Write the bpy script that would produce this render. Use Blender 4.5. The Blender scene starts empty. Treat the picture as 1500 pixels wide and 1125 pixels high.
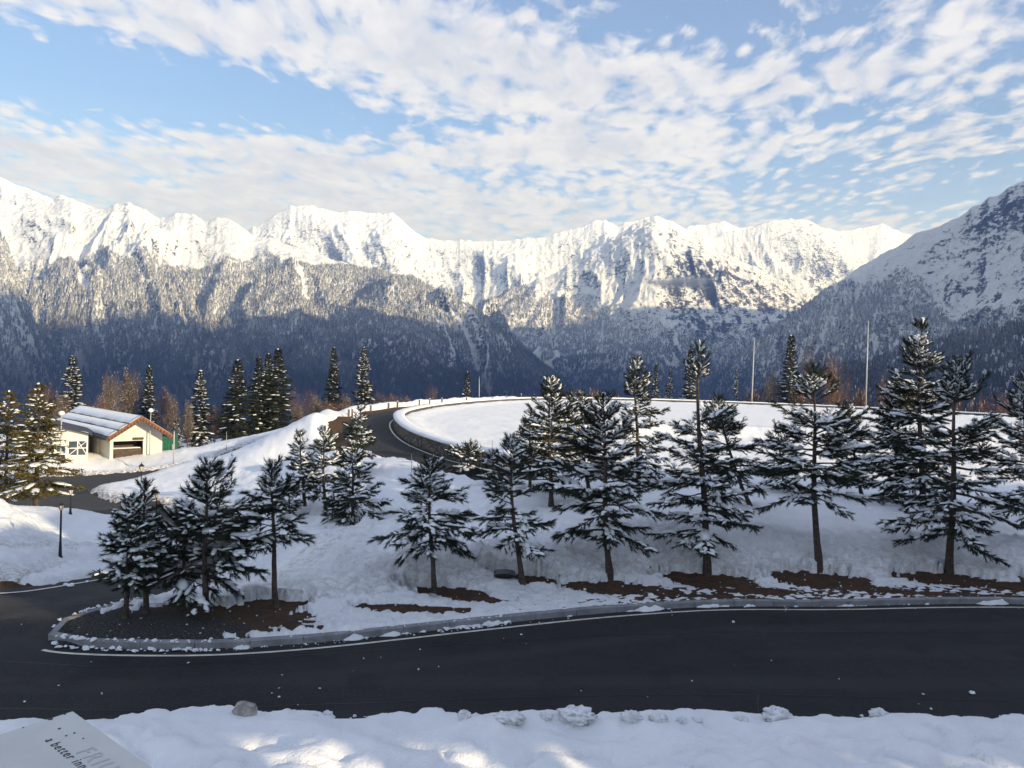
import bpy, math, random
import numpy as np
from mathutils import Matrix, Vector

sc = bpy.context.scene
COL = sc.collection
rad = math.radians

# ------------------------------------------------------------------ camera
CAM = np.array([0.0, 0.0, 6.0])
FPX = 1150.0
PITCH, ROLL = rad(0.9), rad(1.8)
_f = np.array([0, math.cos(PITCH), -math.sin(PITCH)])
_r0 = np.array([1.0, 0, 0]); _u0 = np.cross(_r0, _f)
_r = math.cos(ROLL) * _r0 + math.sin(ROLL) * _u0
_u = -math.sin(ROLL) * _r0 + math.cos(ROLL) * _u0
cam = bpy.data.cameras.new('camera'); cam_o = bpy.data.objects.new('camera', cam); COL.objects.link(cam_o)
cam_o.matrix_world = Matrix(((_r[0], _u[0], -_f[0], CAM[0]), (_r[1], _u[1], -_f[1], CAM[1]), (_r[2], _u[2], -_f[2], CAM[2]), (0, 0, 0, 1)))
cam.sensor_width = 36; cam.lens = 36 * FPX / 1500
cam.clip_start = 0.05; cam.clip_end = 60000
sc.camera = cam_o

def pdir(px, py):
    """direction through a photo pixel (1500 x 1125)"""
    px = np.asarray(px, float); py = np.asarray(py, float)
    a = (px - 750) / FPX; b = -(py - 562.5) / FPX
    return _f + a[..., None] * _r + b[..., None] * _u
def PZ(px, py, z):            # where the pixel's ray meets height z
    d = pdir(px, py); t = (z - CAM[2]) / d[..., 2]
    return CAM + d * t[..., None]
def PD(px, py, D):            # where it meets distance y = D
    d = pdir(px, py); t = D / d[..., 1]
    return CAM + d * t[..., None]

# ------------------------------------------------------------------ light
SUN_BACK, SUN_EL = 38.0, 16.0            # degrees behind "due right", elevation
sdir = Vector((math.cos(rad(SUN_EL)) * math.cos(rad(SUN_BACK)), -math.cos(rad(SUN_EL)) * math.sin(rad(SUN_BACK)), math.sin(rad(SUN_EL))))
sun = bpy.data.lights.new('sun', 'SUN'); sun.energy = 4.1; sun.angle = rad(0.6); sun.color = (1.0, 0.95, 0.90)
sun_o = bpy.data.objects.new('sun', sun); COL.objects.link(sun_o)
sun_o.rotation_euler = sdir.to_track_quat('Z', 'Y').to_euler()
sun_o.location = (40, -30, 60)

vs = sc.view_settings
vs.view_transform = 'Standard'; vs.look = 'None'; vs.gamma = 1; vs.use_curve_mapping = False
vs.exposure = 0.76

SKYS = 0.112; CL = 5.2      # sky strength, cloud radiance
class NT:
    """small node builder"""
    def __init__(s, tree): s.t = tree; s.n = tree.nodes; s.l = tree.links
    def put(s, sock, v):
        if v is None: return
        if hasattr(v, 'is_output') or isinstance(v, bpy.types.NodeSocket): s.l.new(v, sock)
        else: sock.default_value = v
    def m(s, op, a, b=None, c=None, clamp=False):
        n = s.n.new('ShaderNodeMath'); n.operation = op; n.use_clamp = clamp
        s.put(n.inputs[0], a); s.put(n.inputs[1], b); s.put(n.inputs[2], c); return n.outputs[0]
    def v(s, op, a, b=None, scale=None):
        n = s.n.new('ShaderNodeVectorMath'); n.operation = op
        s.put(n.inputs[0], a); s.put(n.inputs[1], b)
        if scale is not None: s.put(n.inputs['Scale'], scale)
        return n.outputs['Value'] if op in ('LENGTH', 'DOT_PRODUCT') else n.outputs[0]
    def sep(s, a):
        n = s.n.new('ShaderNodeSeparateXYZ'); s.l.new(a, n.inputs[0]); return n.outputs
    def comb(s, x, y, z):
        n = s.n.new('ShaderNodeCombineXYZ'); s.put(n.inputs[0], x); s.put(n.inputs[1], y); s.put(n.inputs[2], z); return n.outputs[0]
    def noise(s, vec, scale, detail=4, rough=0.5, dist=0.0, typ='FBM'):
        n = s.n.new('ShaderNodeTexNoise'); s.put(n.inputs['Vector'], vec)
        n.inputs['Scale'].default_value = scale; n.inputs['Detail'].default_value = detail
        n.inputs['Roughness'].default_value = rough; n.inputs['Distortion'].default_value = dist
        return n.outputs['Fac']
    def voro(s, vec, scale, feature='F1', out='Distance'):
        n = s.n.new('ShaderNodeTexVoronoi'); n.feature = feature; s.put(n.inputs['Vector'], vec); n.inputs['Scale'].default_value = scale
        return n.outputs[out]
    def ramp(s, x, lo, hi, a=0.0, b=1.0):
        n = s.n.new('ShaderNodeMapRange'); n.interpolation_type = 'SMOOTHSTEP'
        s.put(n.inputs[0], x); s.put(n.inputs[1], lo); s.put(n.inputs[2], hi); s.put(n.inputs[3], a); s.put(n.inputs[4], b); return n.outputs[0]
    def mix(s, f, a, b):
        n = s.n.new('ShaderNodeMix'); n.data_type = 'RGBA'; s.put(n.inputs[0], f)
        for k, c in ((6, a), (7, b)):
            s.put(n.inputs[k], (*c, 1) if isinstance(c, tuple) and len(c) == 3 else c)
        return n.outputs[2]
    def pos(s): return s.n.new('ShaderNodeNewGeometry').outputs['Position']
    def nrm(s): return s.n.new('ShaderNodeNewGeometry').outputs['Normal']
    def attr(s, name):
        n = s.n.new('ShaderNodeAttribute'); n.attribute_name = name; return n.outputs['Fac']
    def rnd(s): return s.n.new('ShaderNodeObjectInfo').outputs['Random']
    def bump(s, h, strength, dist):
        n = s.n.new('ShaderNodeBump'); s.put(n.inputs['Height'], h); n.inputs['Strength'].default_value = strength; n.inputs['Distance'].default_value = dist
        return n.outputs[0]

world = bpy.data.worlds.new('World'); sc.world = world; world.use_nodes = True
wt = NT(world.node_tree); wt.n.clear()
sky = wt.n.new('ShaderNodeTexSky'); sky.sky_type = 'NISHITA'; sky.sun_disc = False
sky.sun_elevation = rad(SUN_EL); sky.sun_rotation = rad(90 + SUN_BACK)
sky.altitude = 1000; sky.air_density = 1.0; sky.dust_density = 0.6; sky.ozone_density = 1.6
gen = wt.n.new('ShaderNodeTexCoord').outputs['Generated']
dirn = wt.v('NORMALIZE', gen)
dx, dy, dz = wt.sep(dirn)
az = wt.m('ARCTAN2', dx, dy); el = wt.m('ARCSINE', dz)
zc = wt.m('ADD', wt.m('MAXIMUM', dz, 0.0), 0.06)
q = wt.comb(wt.m('DIVIDE', dx, zc), wt.m('MULTIPLY', wt.m('DIVIDE', dy, zc), 0.62), 3.7)
# wind-drawn sheet of broken altocumulus, denser in long banks
def vnoise(vec, scale, det):
    n = wt.n.new('ShaderNodeTexNoise'); n.inputs['Scale'].default_value = scale; n.inputs['Detail'].default_value = det; wt.l.new(vec, n.inputs['Vector'])
    return wt.v('SUBTRACT', n.outputs['Color'], (0.5, 0.5, 0.5))
qw = wt.v('ADD', q, wt.v('SCALE', vnoise(q, 0.9, 2), scale=0.55))
qf = wt.v('ADD', qw, wt.v('SCALE', vnoise(q, 5.0, 3), scale=0.12))
rotq = wt.n.new('ShaderNodeMapping'); rotq.inputs['Rotation'].default_value = (0, 0, rad(-10)); rotq.inputs['Scale'].default_value = (0.6, 1.2, 1)
wt.l.new(qw, rotq.inputs['Vector']); qs = rotq.outputs[0]
big = wt.noise(qs, 0.7, 3, 0.5)
mid = wt.noise(qs, 3.4, 5, 0.6)
fine = wt.noise(qf, 19.0, 6, 0.62)
cells = wt.voro(wt.v('ADD', q, wt.v('SCALE', vnoise(q, 3.0, 3), scale=0.18)), 15.5, 'SMOOTH_F1')
def gauss(px, py, rx, ry, tilt, amp):
    a0 = math.atan((px - 750) / FPX); e0 = math.atan((545 + (px - 750) * math.tan(ROLL) - py) / FPX * math.cos(a0))
    ct, st = math.cos(rad(tilt)), math.sin(rad(tilt))
    u = wt.m('SUBTRACT', az, a0); w = wt.m('SUBTRACT', el, e0)
    uu = wt.m('DIVIDE', wt.m('ADD', wt.m('MULTIPLY', u, ct), wt.m('MULTIPLY', w, st)), rx / FPX)
    ww = wt.m('DIVIDE', wt.m('SUBTRACT', wt.m('MULTIPLY', w, ct), wt.m('MULTIPLY', u, st)), ry / FPX)
    r2 = wt.m('ADD', wt.m('MULTIPLY', uu, uu), wt.m('MULTIPLY', ww, ww))
    return wt.m('MULTIPLY', wt.m('POWER', 2.718, wt.m('MULTIPLY', r2, -1.0)), amp)
cov = wt.m('ADD', wt.m('MULTIPLY', wt.m('SUBTRACT', big, 0.5), 0.35), 0.03)
for g in ((170, 135, 300, 50, 2, -0.55), (440, 165, 190, 24, -6, -0.45), (980, 22, 190, 40, -8, -0.42), (1400, 115, 70, 20, 0, -0.15), (1230, 165, 250, 26, -3, -0.26),
          (620, 70, 360, 75, -14, 0.36), (200, 28, 330, 34, -5, 0.34), (1350, 60, 230, 60, 4, 0.26), (1020, 125, 300, 36, -6, 0.30), (450, 300, 640, 50, 0, 0.42),
          (500, 225, 520, 34, 3, 0.30), (950, 205, 330, 24, 0, 0.22), (1260, 280, 300, 50, 0, -0.20), (1330, 222, 260, 14, 2, 0.16), (1300, 330, 250, 14, 0, 0.26)):
    cov = wt.m('ADD', cov, gauss(*g))
dens = wt.m('ADD', cov, wt.m('ADD', wt.m('MULTIPLY', wt.m('SUBTRACT', mid, 0.5), 0.85), wt.m('MULTIPLY', wt.m('SUBTRACT', fine, 0.5), 1.25)))
dens = wt.m('ADD', dens, wt.m('MULTIPLY', wt.m('SUBTRACT', 0.42, cells), 0.95))
alpha = wt.ramp(dens, -0.30, 0.42, 0.0, 0.95)
veil = wt.ramp(el, 0.0, 0.32, 0.55, 0.16)                       # thin high veil, denser towards the horizon
alpha = wt.m('MAXIMUM', alpha, veil)
thick = wt.ramp(wt.m('ADD', wt.m('MULTIPLY', dens, .6), wt.m('ADD', wt.m('MULTIPLY', cells, .6), wt.m('MULTIPLY', wt.m('SUBTRACT', wt.noise(qf, 5.0, 5, .6), 0.5), 1.0))), 0.22, 0.75)
ccol = wt.mix(thick, (CL * .98, CL * .985, CL * 1.05), (CL * 0.73, CL * 0.755, CL * 0.85))
skyb = wt.v('MULTIPLY', sky.outputs[0], (0.55, 0.80, 1.10))
wcol = wt.mix(alpha, skyb, ccol)
bg = wt.n.new('ShaderNodeBackground'); bg.inputs['Strength'].default_value = SKYS; wt.l.new(wcol, bg.inputs[0])
wo = wt.n.new('ShaderNodeOutputWorld'); wt.l.new(bg.outputs[0], wo.inputs[0])

# ------------------------------------------------------------------ numpy noise
_rng = np.random.RandomState(7)
_perm = _rng.permutation(512).astype(np.int64); _perm = np.concatenate([_perm, _perm, _perm])
_grad = np.stack([np.cos(np.linspace(0, 2 * np.pi, 512, endpoint=False) * 37.0), np.sin(np.linspace(0, 2 * np.pi, 512, endpoint=False) * 37.0)], 1)
def perlin(x, y, seed=0):
    x = np.asarray(x, float) + seed * 17.31; y = np.asarray(y, float) + seed * 9.73
    xi = np.floor(x).astype(np.int64); yi = np.floor(y).astype(np.int64); xf = x - xi; yf = y - yi
    def g(ix, iy, fx, fy):
        h = _perm[(_perm[ix & 511] + iy) & 511]; gr = _grad[h]; return gr[..., 0] * fx + gr[..., 1] * fy
    u = xf * xf * xf * (xf * (xf * 6 - 15) + 10); v = yf * yf * yf * (yf * (yf * 6 - 15) + 10)
    a = g(xi, yi, xf, yf); b = g(xi + 1, yi, xf - 1, yf); c = g(xi, yi + 1, xf, yf - 1); d = g(xi + 1, yi + 1, xf - 1, yf - 1)
    return ((a * (1 - u) + b * u) * (1 - v) + (c * (1 - u) + d * u) * v) * 1.4
def fbm(x, y, oct=4, seed=0, gain=0.5):
    s = 0; a = 1; f = 1; t = 0
    for i in range(oct):
        s = s + a * perlin(x * f, y * f, seed + i * 3); t += a; a *= gain; f *= 2.03
    return s / t
def ridged(x, y, oct=5, seed=0, gain=0.55):
    s = 0; a = 1; f = 1; t = 0; w = 1
    for i in range(oct):
        n = 1 - np.abs(perlin(x * f, y * f, seed + i * 5)) * 1.6
        n = np.clip(n, 0, 1) ** 2; s = s + a * n * w; w = np.clip(n * 1.6, 0.25, 1); t += a; a *= gain; f *= 2.05
    return s / t
def sstep(a, b, x):
    t = np.clip((x - a) / (b - a), 0, 1); return t * t * (3 - 2 * t)

# ------------------------------------------------------------------ mesh helpers
def mk(name, verts, faces, mat, parent=None, smooth=True, attrs=None, mats=None, midx=None, loc=None):
    """link one mesh object from arrays; faces is (n,3) or (n,4) or a list of tuples"""
    me = bpy.data.meshes.new(name)
    verts = np.asarray(verts, np.float32)
    if isinstance(faces, np.ndarray):
        k = faces.shape[1]
        me.vertices.add(len(verts)); me.vertices.foreach_set('co', verts.ravel())
        me.loops.add(faces.size); me.loops.foreach_set('vertex_index', faces.ravel().astype(np.int32))
        me.polygons.add(len(faces)); me.polygons.foreach_set('loop_start', np.arange(0, faces.size, k, dtype=np.int32))
        me.update(calc_edges=True)
    else:
        me.from_pydata(verts.tolist(), [], [tuple(f) for f in faces]); me.update()
    me.polygons.foreach_set('use_smooth', np.full(len(me.polygons), smooth))
    for nm, arr in (attrs or {}).items():
        a = me.attributes.new(nm, 'FLOAT', 'POINT'); a.data.foreach_set('value', np.asarray(arr, np.float32))
    for m_ in (mats or [mat]): me.materials.append(m_)
    if midx is not None: me.polygons.foreach_set('material_index', np.asarray(midx, np.int32))
    o = bpy.data.objects.new(name, me); COL.objects.link(o)
    if parent: o.parent = parent
    if loc is not None: o.location = loc
    return o
def tag(o, label=None, cat=None, group=None, kind=None):
    if label: o['label'] = label
    if cat: o['category'] = cat
    if group: o['group'] = group
    if kind: o['kind'] = kind
    return o
def empty(name, loc, rz=0, label=None, cat=None, group=None):
    o = bpy.data.objects.new(name, None); COL.objects.link(o); o.location = loc; o.rotation_euler = (0, 0, rz)
    o.empty_display_size = 0.2
    return tag(o, label, cat, group)
def grid_faces(nr, nc, mask=None):
    i = np.arange(nr * nc).reshape(nr, nc)
    f = np.stack([i[:-1, :-1], i[:-1, 1:], i[1:, 1:], i[1:, :-1]], -1).reshape(-1, 4)
    if mask is not None: f = f[mask.reshape(-1)]
    return f
def compact(v, f, attrs=None):
    used = np.unique(f); re = np.full(len(v), -1, np.int64); re[used] = np.arange(len(used))
    return v[used], re[f], {k: a[used] for k, a in (attrs or {}).items()}
class Geo:
    """collects simple solids into one mesh"""
    def __init__(s): s.v = []; s.f = []; s.n = 0
    def add(s, v, f):
        v = np.asarray(v, float); s.v.append(v); s.f += [tuple(int(i) + s.n for i in q_) for q_ in f]; s.n += len(v)
    def box(s, c, size, rz=0.0, ax=None):
        hx, hy, hz = [k / 2 for k in size]
        p = np.array([[x, y, z] for z in (-hz, hz) for y in (-hy, hy) for x in (-hx, hx)])
        if ax is None: ax = np.array([[math.cos(rz), math.sin(rz), 0], [-math.sin(rz), math.cos(rz), 0], [0, 0, 1]])
        s.add(p @ np.asarray(ax) + np.asarray(c), [(0, 2, 3, 1), (4, 5, 7, 6), (0, 1, 5, 4), (2, 6, 7, 3), (0, 4, 6, 2), (1, 3, 7, 5)])
    def tube(s, pts, radii, n=8, cap=True):
        pts = [np.asarray(p, float) for p in pts]; rings = []
        for i, p in enumerate(pts):
            d = pts[min(i + 1, len(pts) - 1)] - pts[max(i - 1, 0)]; d /= (np.linalg.norm(d) + 1e-9)
            a = np.cross(d, [0, 0, 1.0]) if abs(d[2]) < 0.95 else np.cross(d, [1.0, 0, 0]); a /= np.linalg.norm(a); b = np.cross(d, a)
            t = np.linspace(0, 2 * np.pi, n, endpoint=False); r = radii[i] if hasattr(radii, '__len__') else radii
            rings.append(p + r * (np.cos(t)[:, None] * a + np.sin(t)[:, None] * b))
        v = np.concatenate(rings); f = []
        for i in range(len(pts) - 1):
            for k in range(n):
                f.append((i * n + k, i * n + (k + 1) % n, (i + 1) * n + (k + 1) % n, (i + 1) * n + k))
        if cap: f.append(tuple(range(n))[::-1]); f.append(tuple((len(pts) - 1) * n + k for k in range(n)))
        s.add(v, f)
    def lathe(s, c, prof, n=12):
        """prof: (radius, z) from bottom to top"""
        t = np.linspace(0, 2 * np.pi, n, endpoint=False); v = []; f = []
        for r, z in prof: v += [(c[0] + r * math.cos(k), c[1] + r * math.sin(k), c[2] + z) for k in t]
        for i in range(len(prof) - 1):
            for k in range(n): f.append((i * n + k, i * n + (k + 1) % n, (i + 1) * n + (k + 1) % n, (i + 1) * n + k))
        f.append(tuple(range(n))[::-1]); f.append(tuple((len(prof) - 1) * n + k for k in range(n)))
        s.add(v, f)
    def poly(s, pts): s.add(pts, [tuple(range(len(pts)))])
    def build(s, name, mat, parent=None, smooth=False, loc=None):
        return mk(name, np.concatenate(s.v), s.f, mat, parent, smooth, loc=loc)

# ------------------------------------------------------------------ materials
def mat(name, col, rough=0.8, metal=0.0, vary=0.0, vscale=2.0, bump=0.0, bscale=20.0, bdist=0.02, spec=0.4):
    m_ = bpy.data.materials.new(name); m_.use_nodes = True; t = NT(m_.node_tree)
    b = t.n['Principled BSDF']; b.inputs['Roughness'].default_value = rough; b.inputs['Metallic'].default_value = metal
    b.inputs['Specular IOR Level'].default_value = spec
    tc = t.n.new('ShaderNodeTexCoord').outputs['Object']
    if vary:
        n = t.noise(tc, vscale, 5, 0.6)
        c = t.mix(t.ramp(n, 0.3, 0.7), tuple(k * (1 - vary) for k in col), tuple(min(1, k * (1 + vary)) for k in col)); t.l.new(c, b.inputs['Base Color'])
    else: b.inputs['Base Color'].default_value = (*col, 1)
    if bump: t.l.new(t.bump(t.noise(tc, bscale, 6, 0.65), bump, bdist), b.inputs['Normal'])
    return m_
M = {}
M['bark'] = mat('bark', (0.075, 0.055, 0.045), 0.9, vary=0.45, vscale=9, bump=0.8, bscale=30, bdist=0.03)
M['needles'] = mat('needles', (0.022, 0.030, 0.018), 0.6, vary=0.45, vscale=1.3, spec=0.25)
M['needles_sun'] = mat('needles_yellow', (0.05, 0.05, 0.018), 0.6, vary=0.5, vscale=1.3, spec=0.25)
M['spruce'] = mat('spruce_needles', (0.022, 0.026, 0.014), 0.7, vary=0.5, vscale=0.6, spec=0.2)
M['fir'] = mat('fir_needles', (0.085, 0.068, 0.020), 0.7, vary=0.45, vscale=0.8, spec=0.2)
M['twig'] = mat('twigs', (0.14, 0.075, 0.05), 0.9, vary=0.35, vscale=0.8)
M['twig_pale'] = mat('pale_twigs', (0.13, 0.095, 0.07), 0.9, vary=0.35, vscale=0.8)
M['branchsnow'] = mat('branch_snow', (0.80, 0.82, 0.85), 0.75, bump=0.5, bscale=25, bdist=0.02, spec=0.2)
M['kerb'] = mat('kerb_concrete', (0.24, 0.24, 0.25), 0.85, vary=0.22, vscale=3, bump=0.3, bscale=60, bdist=0.006)
M['line'] = mat('road_paint', (0.62, 0.60, 0.50), 0.7, vary=0.18, vscale=4)
M['black'] = mat('black_iron', (0.02, 0.02, 0.022), 0.5, metal=0.3)
M['pole'] = mat('pole_grey', (0.42, 0.42, 0.42), 0.5, vary=0.1)
M['globe'] = mat('lamp_globe', (0.75, 0.74, 0.70), 0.35)
M['cream'] = mat('cream_render', (0.60, 0.575, 0.52), 0.9, vary=0.06, vscale=1.5)
M['white'] = mat('white_paint', (0.72, 0.71, 0.68), 0.6, vary=0.05)
M['brownwood'] = mat('brown_fascia', (0.20, 0.075, 0.035), 0.75, vary=0.35, vscale=6)
M['darkwood'] = mat('dark_wood', (0.07, 0.045, 0.032), 0.8, vary=0.4, vscale=5)
M['darkroof'] = mat('dark_roof', (0.035, 0.037, 0.045), 0.7)
M['green'] = mat('green_sheet', (0.02, 0.13, 0.075), 0.6, vary=0.3, vscale=3)
M['plate'] = mat('grey_plate', (0.60, 0.59, 0.56), 0.55, vary=0.05, vscale=8, bump=0.1, bscale=300, bdist=0.0005)
M['ink'] = mat('ink', (0.03, 0.03, 0.03), 0.6)
M['inkpale'] = mat('pale_ink', (0.49, 0.49, 0.48), 0.6)
M['glass'] = mat('window_glass', (0.05, 0.065, 0.08), 0.08, spec=0.8)
M['postwood'] = mat('post_wood', (0.16, 0.12, 0.09), 0.9, vary=0.3, vscale=9)

def snow_material():
    m_ = bpy.data.materials.new('snow'); m_.use_nodes = True; t = NT(m_.node_tree); b = t.n['Principled BSDF']
    p = t.pos()
    lump = t.noise(p, 1.3, 5, 0.55); grit = t.noise(p, 16, 5, 0.65); crumb = t.noise(p, 4.5, 5, 0.7, 0.4)
    rough_ = t.attr('rough')
    dirt = t.attr('dirt')
    base = t.mix(t.ramp(lump, 0.3, 0.75), (0.82, 0.83, 0.85), (0.88, 0.88, 0.89))
    dn = t.m('MULTIPLY', dirt, t.ramp(t.m('ADD', t.m('MULTIPLY', crumb, 0.7), t.m('MULTIPLY', grit, 0.3)), 0.40, 0.62), clamp=True)
    base = t.mix(dn, base, (0.20, 0.15, 0.10))
    speck = t.m('MULTIPLY', rough_, t.ramp(t.noise(p, 9, 6, 0.75), 0.60, 0.75), clamp=True)
    base = t.mix(t.m('MULTIPLY', speck, 0.45), base, (0.30, 0.27, 0.24))
    t.l.new(base, b.inputs['Base Color']); b.inputs['Roughness'].default_value = 0.7; b.inputs['Specular IOR Level'].default_value = 0.25
    h = t.m('ADD', t.m('MULTIPLY', grit, 0.25), t.m('MULTIPLY', crumb, t.m('ADD', 0.25, t.m('MULTIPLY', rough_, 1.3))))
    t.l.new(t.bump(h, 0.9, 0.13), b.inputs['Normal'])
    return m_
M['snow'] = snow_material()

def soil_material():
    m_ = bpy.data.materials.new('needle_litter'); m_.use_nodes = True; t = NT(m_.node_tree); b = t.n['Principled BSDF']
    p = t.pos(); n = t.noise(p, 3, 6, 0.7); f_ = t.noise(p, 40, 4, 0.7)
    c = t.mix(t.ramp(n, 0.35, 0.68), (0.115, 0.062, 0.040), (0.055, 0.042, 0.032))
    c = t.mix(t.ramp(f_, 0.52, 0.72), c, (0.24, 0.15, 0.09))
    c = t.mix(t.attr('gravel'), c, t.mix(t.ramp(t.noise(p, 22, 4, 0.7), 0.4, 0.65), (0.03, 0.03, 0.03), (0.11, 0.11, 0.105)))
    t.l.new(c, b.inputs['Base Color']); b.inputs['Roughness'].default_value = 0.95; b.inputs['Specular IOR Level'].default_value = 0.1
    t.l.new(t.bump(t.m('ADD', n, f_), 1.0, 0.05), b.inputs['Normal']); return m_
M['soil'] = soil_material()

def asphalt_material():
    m_ = bpy.data.materials.new('asphalt'); m_.use_nodes = True; t = NT(m_.node_tree); b = t.n['Principled BSDF']
    p = t.pos(); big_ = t.noise(p, 0.6, 5, 0.65); st = t.noise(p, 55, 3, 0.8); agg = t.voro(p, 28.0)
    c = t.mix(t.ramp(big_, 0.3, 0.7), (0.015, 0.015, 0.017), (0.022, 0.0215, 0.023))
    c = t.mix(t.ramp(t.noise(t.v('MULTIPLY', p, (0.25, 2.2, 1.0)), 1.6, 5, 0.6), 0.5, 0.75, 0, 0.35), c, (0.017, 0.017, 0.018))
    c = t.mix(t.ramp(st, 0.56, 0.70, 0, 0.8), c, (0.12, 0.12, 0.12))
    # polished wheel tracks and damp patches that follow the road
    s_ = t.attr('seam'); tr = t.m('SINE', t.m('MULTIPLY', t.m('ADD', s_, t.m('MULTIPLY', t.noise(p, .25, 3), .5)), 3.7))
    c = t.mix(t.ramp(tr, .0, 1, 0, .5), c, (0.036, 0.035, 0.036))
    c = t.mix(t.ramp(t.noise(p, .55, 5, .7), .52, .66, 0, .55), c, (0.011, 0.011, 0.0125))
    # salt-dried pale film
    c = t.mix(t.ramp(t.m('ADD', t.noise(p, 0.8, 5, 0.7), t.m('MULTIPLY', t.attr('pale'), 0.55)), 0.62, 0.95, 0, 0.5), c, (0.07, 0.07, 0.07))
    t.l.new(c, b.inputs['Base Color']); b.inputs['Roughness'].default_value = 0.85; b.inputs['Specular IOR Level'].default_value = 0.25
    t.l.new(t.bump(t.m('ADD', st, agg), 0.6, 0.012), b.inputs['Normal']); return m_
M['asphalt'] = asphalt_material()
# ------------------------------------------------------------------ ground heights
CTRL = [(1500,875,0),(1300,876,0),(1060,877,0),(960,882,0),(850,890,0),(700,903,0),(600,915,0),(500,925,0),(400,937,0),(300,945,0),(130,950,0),(70,930,0),(150,895,-.02),(215,883,-.05),
 (1500,1060,0),(1100,1060,0),(700,1058,0),(300,1050,0),(0,1060,0),(0,950,0),(-300,960,0),(1900,1060,0),(1900,900,0),(2300,880,.1),
 (0,862,-.1),(-300,880,0),(60,856,-.2),(150,843,-.45),(220,828,-.8),(260,815,-1.1),(270,800,-1.5),(255,788,-1.9),(235,775,-2.3),
 (300,855,-.3),(350,830,-.5),(365,800,-1.1),(345,775,-1.9),(300,757,-2.5),(250,748,-2.8),
 (0,735,-3.1),(100,750,-2.9),(160,762,-2.6),(93,698,-3.3),(160,695,-3.2),(233,688,-3.1),(270,682,-3.0),(205,702,-3.1),(183,709,-3.1),(131,720,-3.1),(175,740,-2.9),
 (0,700,-3.3),(-200,700,-3.2),(0,665,-3.6),(150,668,-3.4),(250,664,-3.3),(300,656,-3.4),(350,650,-3.6),(0,632,-4.4),
 (0,768,.25),(-150,765,.4),(50,782,-.5),(88,817,-1.5),(40,810,-.4),(0,815,.1),(95,757,-1.5),(180,771,-1.4),(140,790,-1.4),(215,800,-1.2),(-150,830,.3),
 (325,674,-2.7),(345,668,-2.5),(412,650,-1.7),(300,690,-2.5),(360,690,-1.9),(420,672,-1.2),(450,625,-.55),(414,645,-1.4),(240,740,-2.5),(260,712,-2.5),
 (450,700,-.9),(400,760,-.7),(330,730,-1.9),(500,660,.1),(560,680,.75),(600,720,.6),(650,760,.45),(520,760,.1),(500,800,.0),(430,820,-.1),(540,850,.1),(450,870,.05),
 (640,850,.15),(640,800,.45),(760,835,.2),(760,770,.7),(800,740,.85),
 (895,842,.15),(900,780,.9),(1035,835,.18),(1035,775,1.0),(1200,830,.18),(1200,768,1.0),(1390,828,.18),(1390,765,1.0),(1550,825,.18),(1560,765,1.0),(1800,800,.2),(1800,740,1.0),
 (1000,740,.9),(1100,740,.95),(1250,740,.95),(1400,740,.95),(1600,720,1.0),(1100,712,1.0),(1400,712,1.0),(1900,680,1.0),(720,715,.85)]
ctrl = []
for px, py, z in CTRL:
    p = PZ(px, py, z); ctrl.append((p[0], p[1], z))
# the round walled snowfield and the road that runs round it (plan, metres)
ARENA = [(.2,38.4),(-.5,39.3),(-2.6,42.3),(-4.4,45.9),(-7.2,53.4),(-9.8,65),(-11.2,75),(-10.8,84),(-9.3,94.7),(-6.6,106),(-2,120),(4,131),(15,140),(28,142.5),(41,141.5),(52,138),(64,131),(76.6,119.5),(84,105),(87,88),(82,72),(62,62),(42,61.5),(30,63.5),(21,66),(10,63.5),(5,61.5),(2.6,54),(1.6,44)]
RING_OUTER = [(3.6,33.4),(0,34.3),(-3.2,37.4),(-6.2,42),(-8.4,46.5),(-11,53.2),(-13.8,64),(-15.3,75.5),(-15,86),(-13.4,97),(-10.8,109),(-6.5,122),(-.5,134),(12,144),(28,146.8),(42,145.8),(54,142),(67,134.5),(80,122),(88,107),(91,88),(90,70)]
AC = np.array([38.0, 92.0])
def smooth_poly(P, it=2):
    P = np.asarray(P, float)
    for _ in range(it):
        Q = np.roll(P, -1, 0); P = np.stack([P * .75 + Q * .25, P * .25 + Q * .75], 1).reshape(-1, 2)
    return P
ARENA = smooth_poly(ARENA, 2)
def offset_poly(P, d):
    """positive d moves outwards"""
    P = np.asarray(P, float); T = np.roll(P, -1, 0) - np.roll(P, 1, 0); T /= np.linalg.norm(T, axis=1)[:, None]
    N_ = np.stack([T[:, 1], -T[:, 0]], 1); area = np.sum(P[:, 0] * np.roll(P[:, 1], -1) - np.roll(P[:, 0], -1) * P[:, 1])
    return P + N_ * (d if area > 0 else -d)
POLY_RING = np.concatenate([RING_OUTER, offset_poly(ARENA, -.2)[int(len(ARENA) * 20 / 29)::-1]])
for P_ in ARENA[::4]: ctrl.append((P_[0], P_[1], 1.0))
for x in range(0, 90, 14):
    for y in range(45, 140, 16): ctrl.append((x, y, 1.0))
for x, y in RING_OUTER: ctrl.append((x, y, 1.0))
for (x, y) in RING_OUTER[6:20]:
    d = np.array([x, y]) - AC; d = d / np.hypot(*d); ctrl.append((x + d[0] * 3, y + d[1] * 3, .9)); ctrl.append((x + d[0] * 22, y + d[1] * 22, -4.5))
for x, y, z in ((-60, 110, -4.8), (-30, 120, -5.2), (-90, 110, -5), (-100, 60, -4), (-60, 30, -1.5), (-40, 14, .1), (-60, 0, .3), (60, 5, .2), (60, -20, .2), (-60, -20, .3), (0, 6, .05), (90, 20, .8)):
    ctrl.append((x, y, z))
ctrl = np.array(ctrl)
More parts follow.
